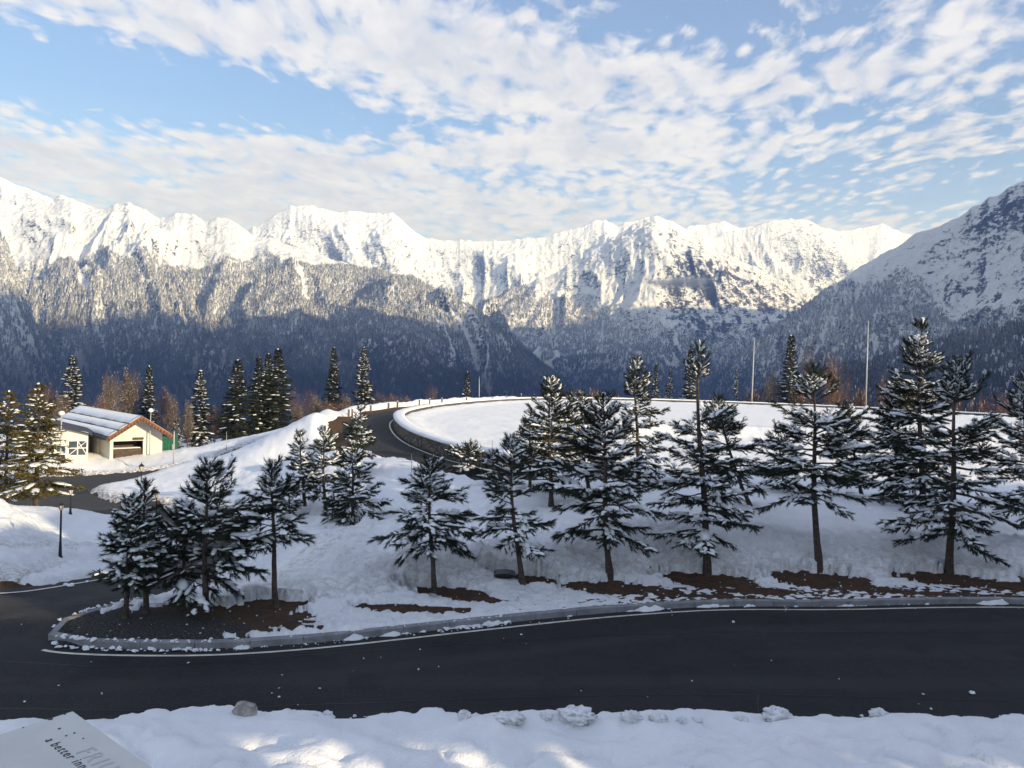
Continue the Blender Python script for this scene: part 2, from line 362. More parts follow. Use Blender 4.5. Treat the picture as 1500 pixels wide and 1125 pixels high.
# thin duplicates
keep = []
for i, c in enumerate(ctrl):
    if all(np.hypot(*(ctrl[j, :2] - c[:2])) > 0.35 for j in keep): keep.append(i)
ctrl = ctrl[keep]
_c2 = 2.5 ** 2
def _phi(r2): return np.sqrt(r2 + _c2)
_d2 = ((ctrl[:, None, :2] - ctrl[None, :, :2]) ** 2).sum(-1)
_A = _phi(_d2) - 0.02 * np.eye(len(ctrl))
_w = np.linalg.solve(_A, ctrl[:, 2] - 0.0)
def base_h(x, y):
    x = np.asarray(x, float); y = np.asarray(y, float); sh = x.shape; x = x.ravel(); y = y.ravel(); out = np.zeros(len(x))
    for i in range(0, len(x), 20000):
        r2 = (x[i:i + 20000, None] - ctrl[:, 0]) ** 2 + (y[i:i + 20000, None] - ctrl[:, 1]) ** 2
        out[i:i + 20000] = _phi(r2) @ _w
    D = np.hypot(x, y); azp = 750 + FPX * x / np.maximum(y, 5)
    edge = np.interp(azp, [-500, 0, 400, 520, 600, 700, 900, 1500, 2500], [115, 120, 120, 128, 145, 188, 200, 215, 240])
    out = np.where(y > 40, out - np.maximum(0, D - edge) * 0.62, out)
    inr = sstep(.5, -.5, poly_sd(x, y, POLY_RING)); inr = np.maximum(inr, sstep(1.5, 0, poly_sd(x, y, ARENA)))
    out = out * (1 - inr) + 1.0 * inr
    return out.reshape(sh)
def poly_sd(x, y, poly):
    """signed distance to a closed polygon, negative inside"""
    sh = x.shape; x = x.ravel(); y = y.ravel(); P = np.asarray(poly); Q = np.roll(P, -1, 0)
    d = np.full(len(x), 1e9); ins = np.zeros(len(x), bool)
    for (ax, ay), (bx, by) in zip(P, Q):
        ex, ey = bx - ax, by - ay; t = np.clip(((x - ax) * ex + (y - ay) * ey) / (ex * ex + ey * ey + 1e-9), 0, 1)
        d = np.minimum(d, np.hypot(x - ax - t * ex, y - ay - t * ey))
        c = ((ay > y) != (by > y)) & (x < (bx - ax) * (y - ay) / (by - ay + 1e-12) + ax); ins ^= c
    return np.where(ins, -d, d).reshape(sh)
def pw(lst): return [PZ(a, b, c)[:2] for a, b, c in lst]
KERB_PX = [(2300,893,0),(1900,886,0),(1500,886,0),(1300,887,0),(1060,889,0),(960,893,0),(850,901,0),(700,916,0),(600,927,0),(500,938,0),(400,947,0),(300,952,0),(200,952,0),(130,950,0),(90,947,0),(70,940,0),(66,932,0),(80,920,0),(110,907,0),(150,897,-.02),(215,883,-.05)]
POLY_MAIN = pw([(-500,1085,0),(0,1075,0),(150,1066,0),(300,1052,0),(450,1061,0),(800,1062,0),(1200,1062,0),(1500,1066,0),(2300,1085,0)]) + pw(KERB_PX) + \
   pw([(300,857,-.3),(350,832,-.5),(372,800,-1.1),(350,772,-1.9),(300,755,-2.5),(250,748,-2.8),(215,742,-2.8),(175,738,-2.9),(140,728,-3.0),(128,721,-3.1),(160,713,-3.1),(183,708,-3.1),(205,702,-3.1),(241,690,-3.0),(275,683,-3.0),(272,681,-3.0),(233,688,-3.1),(160,695,-3.2),(93,698,-3.3),(-100,700,-3.3),(-300,740,-3.1),(0,752,-2.9),(100,756,-2.9),(170,768,-2.4),(235,777,-2.2),(262,792,-1.8),(268,803,-1.4),(255,818,-1.1),(215,830,-.8),(150,844,-.45),(60,857,-.2),(0,863,-.1),(-300,885,0)])
POLY_MAIN = smooth_poly(POLY_MAIN, 1)
POLY_STRIP = smooth_poly(pw([(320,683,-2.7),(345,677,-2.5),(414,654,-1.7),(413,642,-1.7),(340,659,-2.6),(320,665,-2.7)]), 1)
def ring_sd(x, y): return poly_sd(x, y, POLY_RING)
def road_sd(x, y):
    return np.minimum(np.minimum(poly_sd(x, y, POLY_MAIN), poly_sd(x, y, POLY_STRIP)), ring_sd(x, y))

# bare patches of needle litter under the young pines (pixel centre, half sizes in metres)
PATCH = [(300,905,2.6,.9),(230,915,2.4,.9),(170,915,2.0,.8),(400,888,1.1,.45),(650,872,1.2,.5),(600,893,1.3,.35),(770,855,1.3,.45),(700,880,.9,.3),(890,862,1.6,.55),(1035,852,1.6,.6),(1200,850,1.8,.7),(1275,862,.7,.4),(1110,864,1.2,.35),(1390,850,1.9,.65),(1490,858,1.3,.6),(1560,850,1.5,.7),(960,868,.9,.3),(1350,870,1.0,.2),(1040,874,1.6,.2),(1450,874,1.4,.2)]
PATCH = [(*PZ(a, b, .12)[:2], c, d) for a, b, c, d in PATCH]
NOSE = PZ(125, 930, .1)[:2]
def bare(x, y):
    m_ = np.full(np.shape(x), -1.0)
    for cx, cy, a, b in PATCH: m_ = np.maximum(m_, 1 - np.hypot((x - cx) / a, (y - cy) / b))
    return m_
CR = PZ(150, 820, -.8)
def surf(x, y):
    """returns soil height, road height, snow height, and masks"""
    bh = base_h(x, y); sd = road_sd(x, y)
    isl = np.exp(-((x - NOSE[0]) / 3.4) ** 2 - ((y - NOSE[1]) / 1.6) ** 2)
    asd = poly_sd(x, y, ARENA); rsd = ring_sd(x, y)
    n1 = fbm(x * .35, y * .35, 4, 1); n2 = fbm(x * 1.3, y * 1.3, 4, 5); n3 = fbm(x * 5, y * 5, 4, 9)
    soil = bh + np.clip(sd * 0.6, -.05, .12) + np.where(sd > .1, n2 * .04 + n3 * .015, 0)
    road = bh
    near = (y < 15.0) & (sd > -3)                       # the bank on our side of the road
    right = sstep(-12, -6, x)
    kerbside = (y > 14) & (y < 27) & (x > -17)
    ed = sd + n2 * 0.30 + n1 * .12 + n3 * .08
    thick = np.clip(ed * 0.9, -.2, .32) + np.where(sd > .2, n1 * .10 * sstep(.2, 3, sd) + n2 * .05 + n3 * .012, 0)
    thick = thick + np.where((sd > 1.5) & ~near, .10 * fbm(x * .8 + y * .3, y * .5, 3, 71) - .06 * np.exp(-(fbm(x * 1.1, y * 1.1, 2, 77) / .07) ** 2), 0)
    # strip just behind the kerb: thin, broken old snow
    strip = sstep(2.6, 1.3, sd) * kerbside
    thin = .175 + n3 * .11 + n2 * .05 + fbm(x * 2.5, y * 7, 3, 15) * .06 - .06 * sstep(-1, 5, x)
    thick = thick * (1 - strip) + np.minimum(thick, thin) * strip
    # plough bank behind the strip
    pb = np.exp(-((sd - 3.9 - n1 * .8) / 1.1) ** 2) * kerbside * sstep(-8, -3, x)
    thick = thick + pb * (.28 + .45 * np.abs(n2) + .18 * n1) + kerbside * sstep(1.6, 3, sd) * sstep(8, 5, sd) * sstep(-7, -2, x) * (n3 * .06 + .10 * np.abs(fbm(x * 2.6, y * 2.6, 3, 61)))
    bb = bare(x, y) + n2 * .35 + n3 * .34 + .02 * sstep(2, 6, x) + fbm(x * 3, y * 6, 3, 14) * .35
    cut = sstep(-.02, .12, bb) * kerbside
    thick = thick * (1 - cut) + (-.06) * cut
    k = isl + n3 * .30 + n2 * .25 - .08
    cut2 = sstep(.30, .40, k) * (sd > .0) * kerbside
    thick = thick * (1 - cut2) - .05 * cut2
    # our bank: lumpy trampled ridge
    nb = sstep(0, 1.2, ed) * (y < 14.2)
    thick = thick + nb * (.20 + .22 * n1 + .20 * fbm(x * .7, y * .9, 2, 21) - .10 * np.exp(-((fbm(x * .9, y * 1.4, 2, 33)) / .12) ** 2) * sstep(.8, 1.6, ed) - (n2 * .03 + n3 * .010))
    # left bank
    lb = np.exp(-((x - CR[0] + 6) / 12) ** 2 - ((y - CR[1]) / 5) ** 2) * sstep(.3, 1.8, ed)
    thick = thick + lb * (.25 + .35 * n2 + .2 * n1)
    # berm outside the ring road
    outer = (asd > 2.2) & (rsd > 0) & (y > 44)
    br = np.exp(-((rsd - 2.3) / 1.0) ** 2) * outer
    thick = thick + br * (.45 + .15 * n1)
    verge = outer * sstep(1.5, .9, rsd + n2 * .4) * sstep(44, 50, y)
    thick = thick * (1 - verge) - .05 * verge
    thick = thick + .86 * sstep(4.5, .3, asd) * (asd > -.1) * sstep(5, 9, x) * (y < 75)
    # inside the arena: smooth field snow
    ins = asd < 0
    thick = np.where(ins, .30 + n1 * .12 + n2 * .05 + .25 * np.exp(-((-asd - 1.3) / 1.2) ** 2), thick)
    snow = np.where(sd > -.35, bh + thick, bh - .25)
    snow = np.where((asd > -.8) & (asd < .45) & (rsd < 3) & (x < 8), bh - .3, snow)
    snow = np.where(thick < .0, np.minimum(snow, soil - .03), snow)
    roughm = np.clip(strip * .5 + pb * 1.0 * right + lb * .6 + .5 * nb * 0, 0, 1)
    dirt = np.clip(np.exp(-(np.maximum(sd, 0) / .9) ** 2) * (x < -13) * (y > 16) * 1.0 + .40 * np.exp(-(np.maximum(sd - 2.9, 0) / .6) ** 2) * kerbside * (sd > 2.2) + .30 * np.exp(-(np.maximum(sd, 0) / .5) ** 2) * (y > 40), 0, 1)
    return soil, road, snow, sd, roughm, dirt, isl

# polar fan grid: fine near, coarser far
def fan(nc, ds):
    a = np.linspace(rad(-43), rad(43), nc); A, Dm = np.meshgrid(a, ds)
    y = Dm; x = np.tan(A) * Dm
    return x, y
ds = np.concatenate([np.linspace(7.5, 14.5, 80, endpoint=False), np.linspace(14.5, 19, 28, endpoint=False), np.linspace(19, 31, 170, endpoint=False), 31 * (200 / 31.) ** np.linspace(0, 1, 190), np.linspace(204, 420, 12)])
X, Y = fan(620, ds); nr, nc = X.shape
soil, road, snow, sd, roughm, dirt, isl = surf(X, Y)
def vis(Z): return np.stack([X, Y, Z], -1).reshape(-1, 3)
cell = lambda A, f: f(f(A[:-1, :-1], A[:-1, 1:]), f(A[1:, 1:], A[1:, :-1]))
msk = cell(snow - soil, np.maximum) > -.02
msk &= cell(sd, np.maximum) > -.4
v, f, at = compact(vis(snow), grid_faces(nr, nc, msk), {'rough': roughm.ravel(), 'dirt': dirt.ravel()})
tag(mk('snow_ground', v, f, M['snow'], attrs=at), kind='structure')
print('SNOW faces', len(f))
# bare soil, coarser, only where it can show
msk = (cell(soil - snow, np.maximum) > -.12) & (cell(sd, np.maximum) > -.3)
v, f, at = compact(vis(soil), grid_faces(nr, nc, msk), {'gravel': np.clip(sstep(.15, .5, isl + fbm(X, Y, 3, 4) * .3), 0, 1).ravel()})
tag(mk('soil', v, f, M['soil'], attrs=at), kind='structure')
print('SOIL faces', len(f))
# asphalt sheets
sel = slice(None, None, 2)
Xr, Yr, Rz, Sr = X[sel, sel], Y[sel, sel], road[sel, sel], sd[sel, sel]
seam = -Sr
msk = cell(Sr, np.minimum) < .45
main_m = msk & (((Yr[1:, 1:] < 32) | (cell(ring_sd(Xr, Yr), np.minimum) > 1.0)))
v, f, at = compact(np.stack([Xr, Yr, Rz], -1).reshape(-1, 3), grid_faces(*Xr.shape, main_m), {'pale': sstep(-8, -16, Xr).ravel() * 1.0, 'seam': seam.ravel()})
tag(mk('road', v, f, M['asphalt'], attrs=at), kind='structure')
ring_m = msk & ~main_m
v, f, at = compact(np.stack([Xr, Yr, Rz], -1).reshape(-1, 3), grid_faces(*Xr.shape, ring_m), {'pale': Xr.ravel() * 0 + .25, 'seam': seam.ravel()})
tag(mk('ring_road', v, f, M['asphalt'], attrs=at), kind='structure')
# the slope around and behind, coarse, so that the place does not end at the frame
gx, gy = np.meshgrid(np.concatenate([np.linspace(-420, -8, 60), np.linspace(-5, 5, 6), np.linspace(8, 420, 60)]), np.concatenate([np.linspace(-300, -10, 24), np.linspace(-6, 220, 60)]))
gz = np.clip(base_h(gx, gy), -12, 2) - .9 - sstep(150, 420, np.abs(gx)) * 60 * (gy > 20)
gz = np.where((np.abs(gx) < gy * .93) & (gy > 7.5), gz - 3.5, gz)
tag(mk('hillside', np.stack([gx, gy, gz], -1).reshape(-1, 3), grid_faces(*gx.shape), M['snow']), kind='structure')

def ground(x, y, withsnow=True):
    s_, r_, n_, d_, *_ = surf(np.array([float(x)]), np.array([float(y)]))
    return float(max(s_[0], n_[0], r_[0] if d_[0] < 0 else -99) if withsnow else s_[0])
def hit(px, py, dmin=8, dmax=230):
    """first ground point under a photo pixel"""
    Dn = np.concatenate([np.arange(dmin, 40, .1), np.arange(40, dmax, .5)]); P = PD(np.full(len(Dn), px), np.full(len(Dn), py), Dn)
    s_, r_, n_, d_, *_ = surf(P[:, 0], P[:, 1]); g = np.maximum(s_, n_)
    w = np.where(P[:, 2] <= g)[0]
    if len(w) == 0: return None
    return P[w[0]]

# ------------------------------------------------------------------ road markings, kerb
def strip_mesh(path, off0, off1, zf, name, m_, closed=False):
    path = np.asarray(path); d = np.gradient(path, axis=0); d /= np.linalg.norm(d, axis=1)[:, None]; n = np.stack([-d[:, 1], d[:, 0]], 1)
    a = path + n * off0; b = path + n * off1
    v = np.concatenate([np.c_[a, zf(a)], np.c_[b, zf(b)]]); k = len(path)
    f = np.array([(i, i + 1, k + i + 1, k + i) for i in range(k - 1)])
    return mk(name, v, f, m_)
def resample(P, step):
    P = np.asarray(P); s = np.r_[0, np.cumsum(np.hypot(*np.diff(P, axis=0).T))]; n = max(2, int(s[-1] / step)); t = np.linspace(0, s[-1], n + 1)
    return np.c_[np.interp(t, s, P[:, 0]), np.interp(t, s, P[:, 1])]
def chaikin(P, it=2):
    P = np.asarray(P, float)
    for _ in range(it):
        P = np.concatenate([P[:1], np.stack([P[:-1] * .75 + P[1:] * .25, P[:-1] * .25 + P[1:] * .75], 1).reshape(-1, 2), P[-1:]])
    return P
kerbline = resample(chaikin(pw(KERB_PX), 3), .12)       # runs right to left
zroad = lambda p: base_h(p[:, 0], p[:, 1])
kpx = 750 + FPX * kerbline[:, 0] / np.maximum(kerbline[:, 1], 1)
tag(strip_mesh(kerbline[:int(np.argmax(kpx < 92))], .30, .385, lambda p: zroad(p) + .012, 'edge_line', M['line']), kind='structure')
back_edge = resample(chaikin(pw([(-100,868,0),(0,866,-.1),(60,860,-.2),(150,846,-.45),(190,838,-.65)]), 2), .2)
tag(strip_mesh(back_edge, -.32, -.24, lambda p: zroad(p) + .02, 'edge_line', M['line']), kind='structure')
base_line = offset_poly(ARENA, .28); base_line = resample(base_line[:int(len(ARENA) * 12 / 29)], .4)
tag(strip_mesh(base_line, -.06, .06, lambda p: p[:, 0] * 0 + 1.012, 'edge_line', M['line']), kind='structure')
kl = resample(kerbline, 1.1); rng = random.Random(3)
kerb = bpy.data.objects.new('kerb', None); COL.objects.link(kerb); kerb['kind'] = 'structure'
base_kerb = None
def kerb_stone(p, q_):
    g = Geo(); d = (q_ - p); L = np.hypot(*d); d = d / L; n = np.array([d[1], -d[0]])      # n points away from the road
    c0 = .012; prof = [(-.0, -.12), (0, .135), (.022, .158), (.15, .158), (.15, -.12)]
    v = []
    for e in (c0 * .5, L - c0 * .5):
        for o_, z in prof:
            w = p + d * e + n * o_; v.append((w[0], w[1], base_h(np.array([w[0]]), np.array([w[1]]))[0] + z + jz))
    k = len(prof); f = [(i, i + 1, k + i + 1, k + i) for i in range(k - 1)] + [(0, k, 2 * k - 1, k - 1), tuple(range(k))[::-1], tuple(range(k, 2 * k))]
    g.add(v, f); return g
for i in range(len(kl) - 1):
    jz = rng.uniform(-.006, .006)
    kerb_stone(kl[i], kl[i + 1]).build('kerb_stone', M['kerb'], kerb)

for sp in ([(-200,1042,0),(0,1036,0),(180,1042,0),(300,1040,0),(400,1034,0),(550,1029,0),(700,1023,0),(850,1019,0),(1000,1018,0),(1120,1019,0),(1250,1021,0),(1380,1025,0),(1500,1028,0),(1900,1040,0)], [(-200,965,0),(0,968,0),(120,976,0),(250,975,0),(400,963,0),(550,951,0),(700,941,0),(900,930,0),(1100,928,0),(1300,928,0),(1500,929,0),(1900,935,0)],
           [(1110,1019,0),(1109,1034,0),(1112,1048,0),(1110,1062,0)], [(0,893,-.05),(80,886,-.08),(150,880,-.1),(210,872,-.15)]):
    P_ = resample(chaikin(pw(sp), 2), .15); P_ = P_ + np.c_[fbm(P_[:, 0] * 2, P_[:, 1] * 2, 3, 8), fbm(P_[:, 0] * 2, P_[:, 1] * 2, 3, 12)] * .035
    wd_ = .009
    tag(strip_mesh(P_, -wd_, wd_, lambda p: zroad(p) + .007, 'road_seam', M['black']), kind='structure')
# arena wall and its coping of snow
def ring_wall(o0, o1, z0, z1, name, m_, wob=0.0, parent=None):
    sec = [(o0, z0), (o0, z1), (o1, z1), (o1, z0)]
    if wob: sec = [(o0, z0), (o0, z0 + (z1 - z0) * .6), (o0 * .75 + o1 * .25, z1), (o0 * .25 + o1 * .75, z1), (o1, z0 + (z1 - z0) * .6), (o1, z0)]
    P0 = np.concatenate([ARENA, ARENA[:1]]); P0 = resample(P0, .8)[:-1]; n = len(P0); k = len(sec); t = np.arange(n) * .8
    jit = perlin(t * .9, t * 0 + 3.3, 2) * wob
    v = np.concatenate([np.c_[offset_poly(P0, o_), np.full(n, z) + (jit if z > z0 else 0)] for o_, z in sec])
    f = np.array([(j * n + i, j * n + (i + 1) % n, ((j + 1) % k) * n + (i + 1) % n, ((j + 1) % k) * n + i) for j in range(k) for i in range(n)])
    return mk(name, v, f, m_, parent)
def stone_material():
    m_ = bpy.data.materials.new('rubble_stone'); m_.use_nodes = True; t = NT(m_.node_tree); b = t.n['Principled BSDF']
    p = t.pos(); x, y, z = t.sep(p)
    ang = t.m('MULTIPLY', t.m('ARCTAN2', t.m('SUBTRACT', y, float(AC[1])), t.m('SUBTRACT', x, float(AC[0]))), 60.0)
    vec = t.comb(ang, t.m('MULTIPLY', z, 1.7), 0.0)
    e = t.voro(vec, 2.4, 'DISTANCE_TO_EDGE'); c = t.n.new('ShaderNodeTexVoronoi'); c.inputs['Scale'].default_value = 2.4; t.l.new(vec, c.inputs['Vector'])
    val = t.sep(c.outputs['Color'])[0]
    col = t.mix(val, (0.075, 0.062, 0.052), (0.20, 0.165, 0.135)); col = t.mix(t.ramp(e, 0.02, 0.09), (0.03, 0.025, 0.02), col)
    t.l.new(col, b.inputs['Base Color']); b.inputs['Roughness'].default_value = .9; t.l.new(t.bump(t.ramp(e, 0, .15), 1.0, .06), b.inputs['Normal']); return m_
M['rubble'] = stone_material()
wall = ring_wall(-.95, -.05, .6, 1.78, 'arena_wall', M['rubble'])
tag(wall, 'low curved rubble stone parapet capped with snow around the round snowfield', 'wall')
ring_wall(-1.0, .0, 1.782, 1.96, 'snow_coping', M['branchsnow'], wob=.05, parent=wall)
# ------------------------------------------------------------------ mountains
def mountain_material(name, forest_line, rock=0.5, tone=(0.075, 0.08, 0.10)):
    m_ = bpy.data.materials.new(name); m_.use_nodes = True; t = NT(m_.node_tree); b = t.n['Principled BSDF']
    p = t.pos(); nz = t.sep(t.nrm())[2]; x, y, z = t.sep(p)
    n1 = t.noise(p, 0.006, 6, 0.65); n2 = t.noise(t.v('MULTIPLY', p, (1, 1, 2.2)), 0.02, 6, 0.7)
    steep = t.m('SUBTRACT', 1.0, nz)
    n3 = t.noise(t.v('MULTIPLY', p, (1, 1, 1.8)), 0.045, 5, 0.75)
    k = t.m('ADD', steep, t.m('ADD', t.m('MULTIPLY', t.m('SUBTRACT', n1, .5), .16), t.m('ADD', t.m('MULTIPLY', t.m('SUBTRACT', n2, .5), .65), t.m('MULTIPLY', t.m('SUBTRACT', n3, .5), 1.35))))
    k = t.m('ADD', k, t.m('MULTIPLY', t.attr('rocky'), .20))
    n4 = t.noise(p, 0.13, 4, 0.7)
    k = t.m('ADD', k, t.m('MULTIPLY', t.m('SUBTRACT', n4, .5), .55))
    rk = t.ramp(k, rock, rock + .12)
    low = t.ramp(t.m('ADD', z, t.m('MULTIPLY', t.m('SUBTRACT', n1, .5), 260.0)), forest_line - 200.0, forest_line + 200.0)   # bare woodland floor, less snow low down
    snowc = t.mix(low, (0.06, 0.057, 0.062), (0.80, 0.81, 0.83))
    c = t.mix(rk, snowc, tone)
    t.l.new(c, b.inputs['Base Color']); b.inputs['Roughness'].default_value = .8; b.inputs['Specular IOR Level'].default_value = .15
    t.l.new(t.bump(t.m('ADD', t.noise(p, .012, 7, .62), t.m('MULTIPLY', n2, .35)), 1.0, 40.0), b.inputs['Normal'])
    return m_

FORESTS = []      # (points, heights, kind)
def layer(name, ridge, D0, reach, slope, amp, gul, seed, material, cols, rows, rockf=None, D1=None, label=None, back=500.0, foot=-330.0, world=None):
    """a mountain side: its crest runs through the pixels of `ridge` at distance D0 (to D1 at the right end)"""
    ridge = np.array(ridge, float); px = np.linspace(ridge[0, 0], ridge[-1, 0], cols)
    py = np.interp(px, ridge[:, 0], ridge[:, 1])
    Dr = np.linspace(D0, D1 if D1 else D0, cols) if not callable(D0) else D0(px)
    crest = PD(px, py, Dr)
    if world is not None:
        W_ = np.array(world, float); q_ = np.linspace(0, len(W_) - 1, cols); crest = np.stack([np.interp(q_, np.arange(len(W_)), W_[:, k]) for k in range(3)], 1)
    # crest detail
    crest[:, 2] += (ridged(crest[:, 0] / 210, crest[:, 0] * 0 + seed, 5, seed, .5) - .45) * amp * .085
    hd = crest[:, :2] / np.linalg.norm(crest[:, :2], axis=1)[:, None]
    s = np.concatenate([np.linspace(-back, 0, 12, endpoint=False), reach * np.linspace(0, 1, rows) ** 1.15])
    S, I = np.meshgrid(s, np.arange(cols), indexing='ij')
    XX = crest[I, 0] - hd[I, 0] * S; YY = crest[I, 1] - hd[I, 1] * S
    # spurs that run down the fall line, bent by a slow warp
    lat = np.cumsum(np.r_[0, np.hypot(*np.diff(crest[:, :2], axis=0).T)])[I]
    wl = lat + 420 * fbm(XX / 1100, YY / 1100, 3, seed + 40) + S * (0.30 * np.sin(seed) + .5 * perlin(lat / 1500, lat * 0 + seed, 3))
    spur = .74 * ridged(wl / (gul * 2.1), S / (gul * 5) + seed, 2, seed + 3, .4) + .26 * ridged(wl / (gul * .62), S / (gul * 1.6) + seed, 3, seed + 13, .5)
    rel = fbm(XX / 420, YY / 420, 5, seed + 9, .52)
    sp = np.maximum(S, 0)
    drop = slope(sp / reach) * (crest[I, 2] - foot)
    env = sstep(0, .16, sp / reach) * (1 - .55 * sstep(.75, 1, sp / reach))
    Z = crest[I, 2] - drop + env * amp * (spur - .42) * 1.15 + env * rel * amp * .35
    Z = np.where(S < 0, crest[I, 2] + S * .75 + fbm(XX / 300, YY / 300, 3, seed) * 20 * np.minimum(-S / 100, 1), Z)
    fine_ = ridged(XX / 90, YY / 90, 3, seed + 21) - .4
    Z += fine_ * amp * .07 * sstep(0, .05, sp / reach)
    v = np.stack([XX, YY, Z], -1)
    rock_a = np.zeros_like(Z)
    if rockf is not None: rock_a = rockf(px[I], S / reach, XX, YY, Z)
    o = mk(name, v.reshape(-1, 3), grid_faces(*Z.shape)[:, ::-1], material, attrs={'rocky': rock_a.ravel()})
    tag(o, kind='structure')
    if label: o['label'] = label
    return dict(v=v, px=px, S=S, reach=reach, wl=wl)

def plant(L, n, zmax, hmin, hmax, seed, pxlim=(-40, 1560), edge=90.0, clear=0.30, pxmin=None, smin=0.02):
    """scatter trees on a mountain side: random cells, thinned by noise clearings, gullies and the tree line"""
    r = np.random.RandomState(seed); v = L['v']; R_, C_ = v.shape[:2]
    n0 = n
    fi = r.uniform(12, R_ - 1.001, n); fj = r.uniform(0, C_ - 1.001, n)
    fi = 12 + (R_ - 13.001) * r.uniform(0, 1, n) ** 1.0
    i = fi.astype(int); j = fj.astype(int); a = (fi - i)[:, None]; b = (fj - j)[:, None]
    P = (v[i, j] * (1 - a) + v[i + 1, j] * a) * (1 - b) + (v[i, j + 1] * (1 - a) + v[i + 1, j + 1] * a) * b
    # local slope and curvature (gullies stay open)
    Zc = v[..., 2]; dz = np.abs(np.gradient(Zc, axis=1)) / (np.abs(np.gradient(v[..., 0], axis=1)) + 1)
    ii, jj = i, j
    cur = (Zc[np.clip(ii, 1, R_ - 2), np.clip(jj + 4, 0, C_ - 1)] + Zc[np.clip(ii, 1, R_ - 2), np.clip(jj - 4, 0, C_ - 1)]) / 2 - Zc[ii, jj]
    cn = fbm(P[:, 0] / 260, P[:, 1] / 420, 4, seed + 2)
    lim = zmax(P) if callable(zmax) else zmax
    keep = (P[:, 2] < lim + edge * cn * 2.2) & (cn > -clear * 1.9) & (cur < r.uniform(6, 20, n))
    wl_ = L['wl'][i, j] * (1 - a[:, 0]) + L['wl'][i + 1, j] * a[:, 0]; ch = perlin(wl_ / 300, L['S'][i, j] / 2400, seed + 5); keep &= np.abs(ch) > .05 * sstep(-.2, .5, fbm(P[:, 0] / 700, P[:, 1] / 700, 2, seed + 8))
    pxs = 750 + FPX * P[:, 0] / P[:, 1]; keep &= (pxs > pxlim[0]) & (pxs < pxlim[1]) & (P[:, 2] > -430)
    P = P[keep]; h = r.uniform(hmin, hmax, len(P)) * (1 + .35 * fbm(P[:, 0] / 160, P[:, 1] / 160, 3, seed + 6)) * (1 - .35 * sstep(-150, 0, P[:, 2] - (lim[keep] if callable(zmax) else lim)))
    FORESTS.append((P, h)); return P

conc = lambda k: (lambda t: 1 - (1 - t) ** k)
mm_high = mountain_material('alpine_snow_far', -900, .66)
mm_mid = mountain_material('alpine_snow', -700, .62)
mm_left = mountain_material('forest_slope_left', 60, .62, (0.055, 0.06, 0.075))
mm_cen = mountain_material('forest_slope_middle', 60, .60, (0.055, 0.06, 0.075))
mm_right = mountain_material('forest_slope_right', 0, .60, (0.06, 0.065, 0.08))

def sg(x, c, w): return np.exp(-((x - c) / w) ** 2)
LA = layer('far_left_peak', [(-160,215),(-60,235),(0,259),(30,272),(60,284),(75,291),(90,285),(110,293),(130,300),(200,330)], 9000, 1900, conc(1.5), 330, 420, 3, mm_high, 200, 110, rockf=lambda p, s, x, y, z: .9 * sg(p, 40, 45) * sg(s, .12, .1))
LB = layer('far_right_range', [(980,345),(1010,330),(1035,328),(1060,323),(1080,333),(1110,330),(1135,322),(1160,320),(1185,322),(1200,332),(1230,338),(1262,334),(1292,327),(1310,336),(1335,345),(1400,360)], 12500, 2600, conc(1.4), 260, 650, 11, mm_high, 260, 100)
LC = layer('central_snow_range', [(300,345),(345,345),(380,328),(402,312),(425,302),(445,299),(470,303),(500,310),(530,309),(560,312),(575,309),(590,322),(605,335),(625,350),(660,352),(700,352),(740,351),(760,352),(772,347),(800,346),(830,337),(850,333),(868,325),(885,322),(905,331),(930,322),(962,316),(985,322),(1010,338),(1060,348)], 8200, 2500, conc(1.7), 420, 560, 5, mm_mid, 620, 190,
           rockf=lambda p, s, x, y, z: .5 * sg(p, 620, 70) * sg(s, .15, .2) + .35 * sg(p, 730, 90) * sg(s, .5, .3))
LH = layer('domed_peak', [(1010,362),(1060,340),(1090,336),(1120,326),(1150,320),(1175,320),(1192,326),(1210,342),(1235,356),(1255,366),(1268,378),(1290,400)], 8600, 2300, conc(1.6), 360, 480, 17, mm_mid, 300, 150,
           rockf=lambda p, s, x, y, z: .9 * sg(p, 1215, 60) * sg(s, .3, .22) + .4 * sg(p, 1140, 60) * sg(s, .5, .2))
LE = layer('middle_massif', [(560,520),(640,472),(700,447),(730,432),(760,418),(800,404),(835,388),(860,370),(885,355),(905,343),(925,330),(945,320),(962,316),(978,324),(1000,342),(1020,352),(1050,366),(1080,378),(1105,390),(1130,402),(1155,418),(1180,434),(1230,470),(1300,520)], 6300, 2500, conc(1.45), 430, 470, 23, mm_cen, 620, 240,
           rockf=lambda p, s, x, y, z: .95 * sstep(945, 1010, p) * sstep(.75, .3, s) + .5 * sg(p, 830, 60) * sg(s, .05, .1), foot=-480)
LD = layer('left_forest_massif', [(-220,300),(-60,296),(0,293),(30,300),(60,299),(95,290),(120,300),(150,305),(172,299),(190,296),(212,308),(235,322),(255,312),(285,316),(300,324),(318,316),(335,318),(355,330),(372,344),(400,350),(440,362),(480,377),(510,386),(545,392),(575,401),(605,406),(640,424),(670,440),(700,458),(735,482),(770,512),(810,545),(860,590)], 4700, 2350, conc(1.35), 300, 380, 31, mm_left, 760, 280, D1=4300,
           rockf=lambda p, s, x, y, z: 1.0 * sg(p, 185, 18) * sg(s, .03, .05) + .8 * sg(p, 280, 45) * sg(s, .03, .03) + .6 * sg(p, 660, 80) * sg(s, .35, .25), foot=-450)
LL = layer('left_spur', [(-330,300),(-200,300),(-80,318),(-20,330),(8,352),(22,385),(38,430),(50,470),(62,500),(100,540),(150,580)], 3300, 1500, conc(1.3), 160, 260, 37, mm_left, 240, 120, foot=-420)
